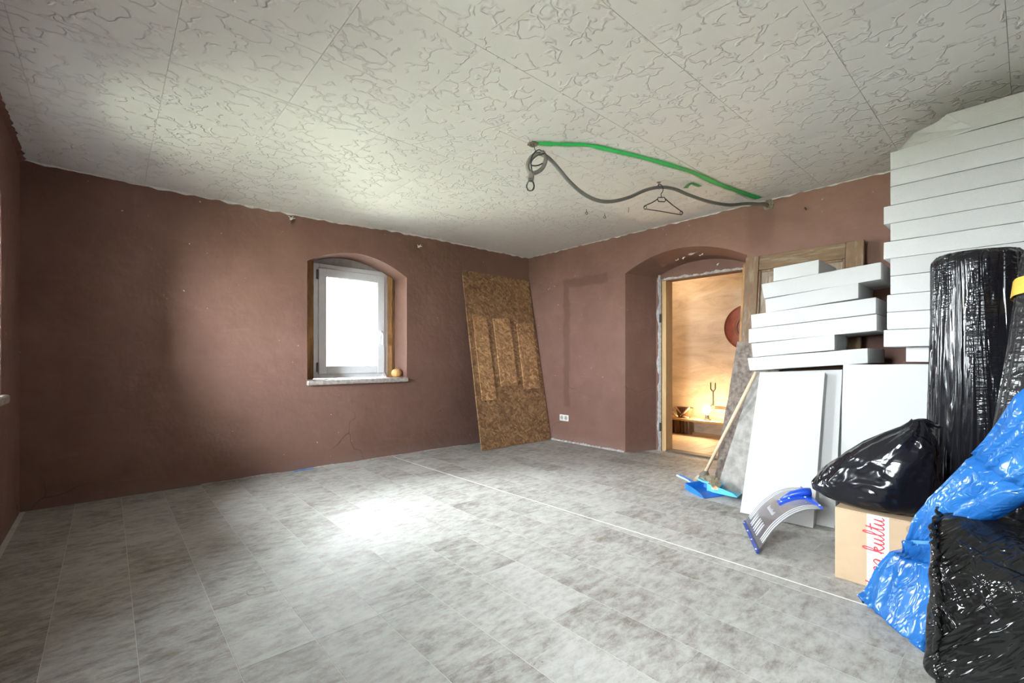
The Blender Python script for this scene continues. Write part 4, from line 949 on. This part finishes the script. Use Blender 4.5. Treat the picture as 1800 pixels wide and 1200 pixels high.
# ------------------------------------------------------------------ two rolls wrapped in black film
def film_roll(c0, c1, r, label, mats, tape=None, seed=0, flat=1.0):
    c0, c1 = Vector(c0), Vector(c1); ax_ = (c1-c0); L_ = ax_.length; ax_.normalize(); u_ = Vector((0, 0, 1)).cross(ax_) if abs(ax_.z) < .9 else Vector((1, 0, 0)); u_ = (u_-ax_*u_.dot(ax_)).normalized(); v_ = ax_.cross(u_)
    t_ = thing('wrapped_roll', c0, label, 'roll', 'film-wrapped rolls beside the tall stack'); rows = []; NS = 120; NL = 60
    for i in range(NL+1):
        t = i/NL; ring = []; rr = r*(1-.0*t)
        if t > .97: rr *= math.sqrt(max(.0, 1-((t-.97)/.03)**2))*.14+.86
        if t < .02: rr *= .97
        for j in range(NS):
            a = 2*PI*j/NS; ca, sa = math.cos(a), math.sin(a)
            d = .011*noise.noise((ca*1.5+seed, sa*1.5, t*2.0))+.0055*noise.noise((ca*9, sa*9+seed, t*3))+.0045*noise.noise((ca*24, sa*24, t*4+seed))+.0015*noise.noise((ca*8, sa*8, t*60))
            ring.append(c0+ax_*(L_*t)+u_*(rr+d)*ca+v_*(rr+d)*sa*flat)
        rows.append(ring)
    MB().loft(rows).build('film_wrap', mats, t_, True, angle=R(55))
    if tape:
        rows = []
        for t in (tape[0], tape[1]):
            rows.append([c0+ax_*(L_*t)+(u_*math.cos(a)+v_*math.sin(a)*flat)*(r+.012+.003*noise.noise((math.cos(a)*4, math.sin(a)*4, t*9))) for a in [2*PI*j/60 for j in range(60)]])
        b = MB(); b.loft(rows, cap=False); b.loft([[p+(c0+ax_*((p-c0).dot(ax_))-p).normalized()*.002 for p in r_] for r_ in rows], cap=False); b.build('tape_band', M['yellow'], t_, True)
    return t_
film_roll((3.135, .172, 0), (3.143, .170, 1.575), .166, 'upright black film-wrapped roll in front of the tall white stack', M['film_roll'], seed=2)
film_roll((2.595, .022, 0), (2.79, -.14, 1.50), .160, 'leaning black film-wrapped roll with a yellow tape band', M['film_roll2'], (.865, .910), seed=11)

# ------------------------------------------------------------------ film-wrapped package in the foreground
pk_t = thing('wrapped_package', (2.3, -.25, 0), 'low bulky package wrapped in black stretch film in the foreground', 'package')
def package():
    x0, x1, y0, y1, zt = 2.015, 2.40, -.80, .235, .425
    b = MB(); nx, ny, nz = 26, 40, 20
    def disp(p, n):
        k = .016*noise.noise(p*4.5)+.010*noise.noise(Vector((p.x*9+p.y*7, p.y*3, p.z*14)))+.006*abs(noise.noise(Vector((p.x*22, p.y*22, p.z*9))))
        return p+n*k
    rr = .05
    def sup(a, c, z):           # rounded box by superellipse mapping
        return a, c, z
    import itertools
    bm = bmesh.new(); bmesh.ops.create_cube(bm, size=1); bmesh.ops.subdivide_edges(bm, edges=list(bm.edges), cuts=34, use_grid_fill=True)
    cx, cy, hx, hy = (x0+x1)/2, (y0+y1)/2, (x1-x0)/2, (y1-y0)/2
    for v in bm.verts:
        q = Vector((v.co.x*2*hx, v.co.y*2*hy, (v.co.z+.5)*zt)); c = Vector((max(-hx+rr, min(hx-rr, q.x)), max(-hy+rr, min(hy-rr, q.y)), max(rr, min(zt-rr, q.z)))); d = q-c
        n = d.normalized() if d.length > 1e-6 else Vector((0, 0, 1)); q = c+n*min(d.length, rr) if d.length > 1e-6 else q
        p = Vector((cx+q.x, cy+q.y, q.z)); p.z += .10*((p.x-x0)/(x1-x0))*(q.z/zt)+ -.05*max(0, 1-((p.x-x0)/.18))*(q.z/zt)
        p.x += .10*(q.z/zt)*(max(0, (p.y-.0))/.235)*(1-(p.x-x0)/(x1-x0))
        p = disp(p, n); p.z = max(p.z, .001); v.co = p
    bm.verts.index_update(); b.add([v.co.copy() for v in bm.verts], [[v.index for v in f.verts] for f in bm.faces]); bm.free(); return b
package().build('film_wrap', M['film_pack'], pk_t, True)
# gathered film along the top edge, a thick twisted rope of foil
rows = []
pts = [p+noise.noise_vector(p*26)*.012 for p in catmull([(2.36, .225, .50), (2.26, .228, .465), (2.16, .222, .425), (2.085, .205, .37), (2.06, .20, .28), (2.04, .20, .14), (2.03, .20, .01)], 14)]
MB().tube(pts, [max(.004, .010+.012*noise.noise((i*.37, 1, 1))) for i in range(len(pts))], 12).build('film_gather', M['film_pack'], pk_t, True)

# ------------------------------------------------------------------ blue plastic sack draped over it
bs = thing('blue_sack', (2.35, .36, 0), 'long blue plastic sack tied at the neck, draped over the black package', 'sack')
def B(px, py, d): return ond(px, py, d)
secs = [ # left edge, right edge (pixel, pixel, distance), half thickness
 ((1512, 1052, 2.02), (1623, 1146, 1.66), .012), ((1520, 1040, 2.02), (1630, 1128, 1.68), .03), ((1540, 1018, 2.00), (1640, 1085, 1.70), .045), ((1556, 990, 1.98), (1646, 1040, 1.72), .045), ((1575, 968, 1.95), (1652, 1000, 1.74), .04),
 ((1597, 958, 1.86), (1652, 962, 1.74), .035), ((1606, 944, 1.85), (1660, 944, 1.73), .035), ((1622, 910, 1.84), (1690, 925, 1.66), .05), ((1640, 878, 1.82), (1730, 908, 1.60), .07), ((1690, 828, 1.74), (1790, 880, 1.52), .08), ((1735, 770, 1.64), (1860, 850, 1.45), .085), ((1785, 695, 1.53), (1930, 810, 1.38), .085), ((1850, 640, 1.48), (2010, 760, 1.34), .07), ((1890, 620, 1.46), (2030, 720, 1.34), .03)]
fine = []
for i in range(len(secs)-1):
    for k in range(5):
        t = k/5; t2 = t; A_, B_ = secs[i], secs[i+1]; fine.append(tuple(tuple(x+(y-x)*t2 for x, y in zip(A_[q], B_[q])) for q in (0, 1))+(A_[2]+(B_[2]-A_[2])*t2,))
fine.append(secs[-1]); rows = []; NS = 56
for i, (l_, r_, hth) in enumerate(fine):
    a, c = B(*l_), B(*r_); m_ = (a+c)/2; hv = (c-a)/2; ax_ = (B(*fine[min(i+1, len(fine)-1)][0])-B(*fine[max(i-1, 0)][0])).normalized(); nn = hv.normalized().cross(ax_).normalized(); nn = nn if nn.dot(FW) < 0 else -nn
    ring = []; neck = max(0, 1-abs(i-27)/14)
    for j in range(NS):
        t = 2*PI*j/NS; w_ = 1+.05*noise.noise((math.cos(t)*2, i*.15, 3)); f_ = (.016+.014*neck)*abs(noise.noise((math.cos(t)*6+i*.02, math.sin(t)*2, i*.045)))*2
        p = m_+hv*math.cos(t)*w_+ax_*(.022*noise.noise((math.cos(t)*5, math.sin(t)*3, 7)) if i < 4 else 0)+nn*(.62*hth*math.sin(t)+f_*(1 if math.sin(t) > 0 else -1)+.018*noise.noise((math.cos(t)*3.3, i*.11, 1)))
        p.z = max(p.z, .003+.006*(math.sin(t) > 0)); ring.append(p)
    rows.append(ring)
MB().loft(rows).build('film', M['blue_film'], bs, True)
tn = fine[27]; a, c = B(*tn[0]), B(*tn[1]); m_ = (a+c)/2; hv = (c-a)/2
ax_ = (B(*fine[30][0])-B(*fine[24][0])).normalized(); nn = hv.normalized().cross(ax_).normalized()
b = MB(); b.loft([[m_+ax_*s+hv*.985*math.cos(t)+nn*(tn[2]*.95*math.sin(t)) for t in [2*PI*j/30 for j in range(30)]] for s in (-.010, -.005, .0, .005, .010)], cap=False)
b.build('tie', plain('clear_sticky_tape', (.07, .22, .50), .2), bs, True)

# faint ring left on the vinyl by a pot
p = onz(451, 1038); b = MB(); rows = []
for j in range(41):
    a = 2*PI*j/40; k = .002*noise.noise((math.cos(a)*3, math.sin(a)*3, 2)); d = Vector((math.cos(a), math.sin(a), 0)); rows.append([p+d*(.034+k), p+d*(.0355+k)+Vector((0, 0, .0008)), p+d*(.040+k)+Vector((0, 0, .0008)), p+d*(.0415+k)])
b.loft(rows, cap=False, closed=False); tag(b.build('ring_stain', plain('dried_ring', (.27, .24, .205), .7, var=.2)), 'faint round ring stain on the vinyl in the left foreground', 'stain')
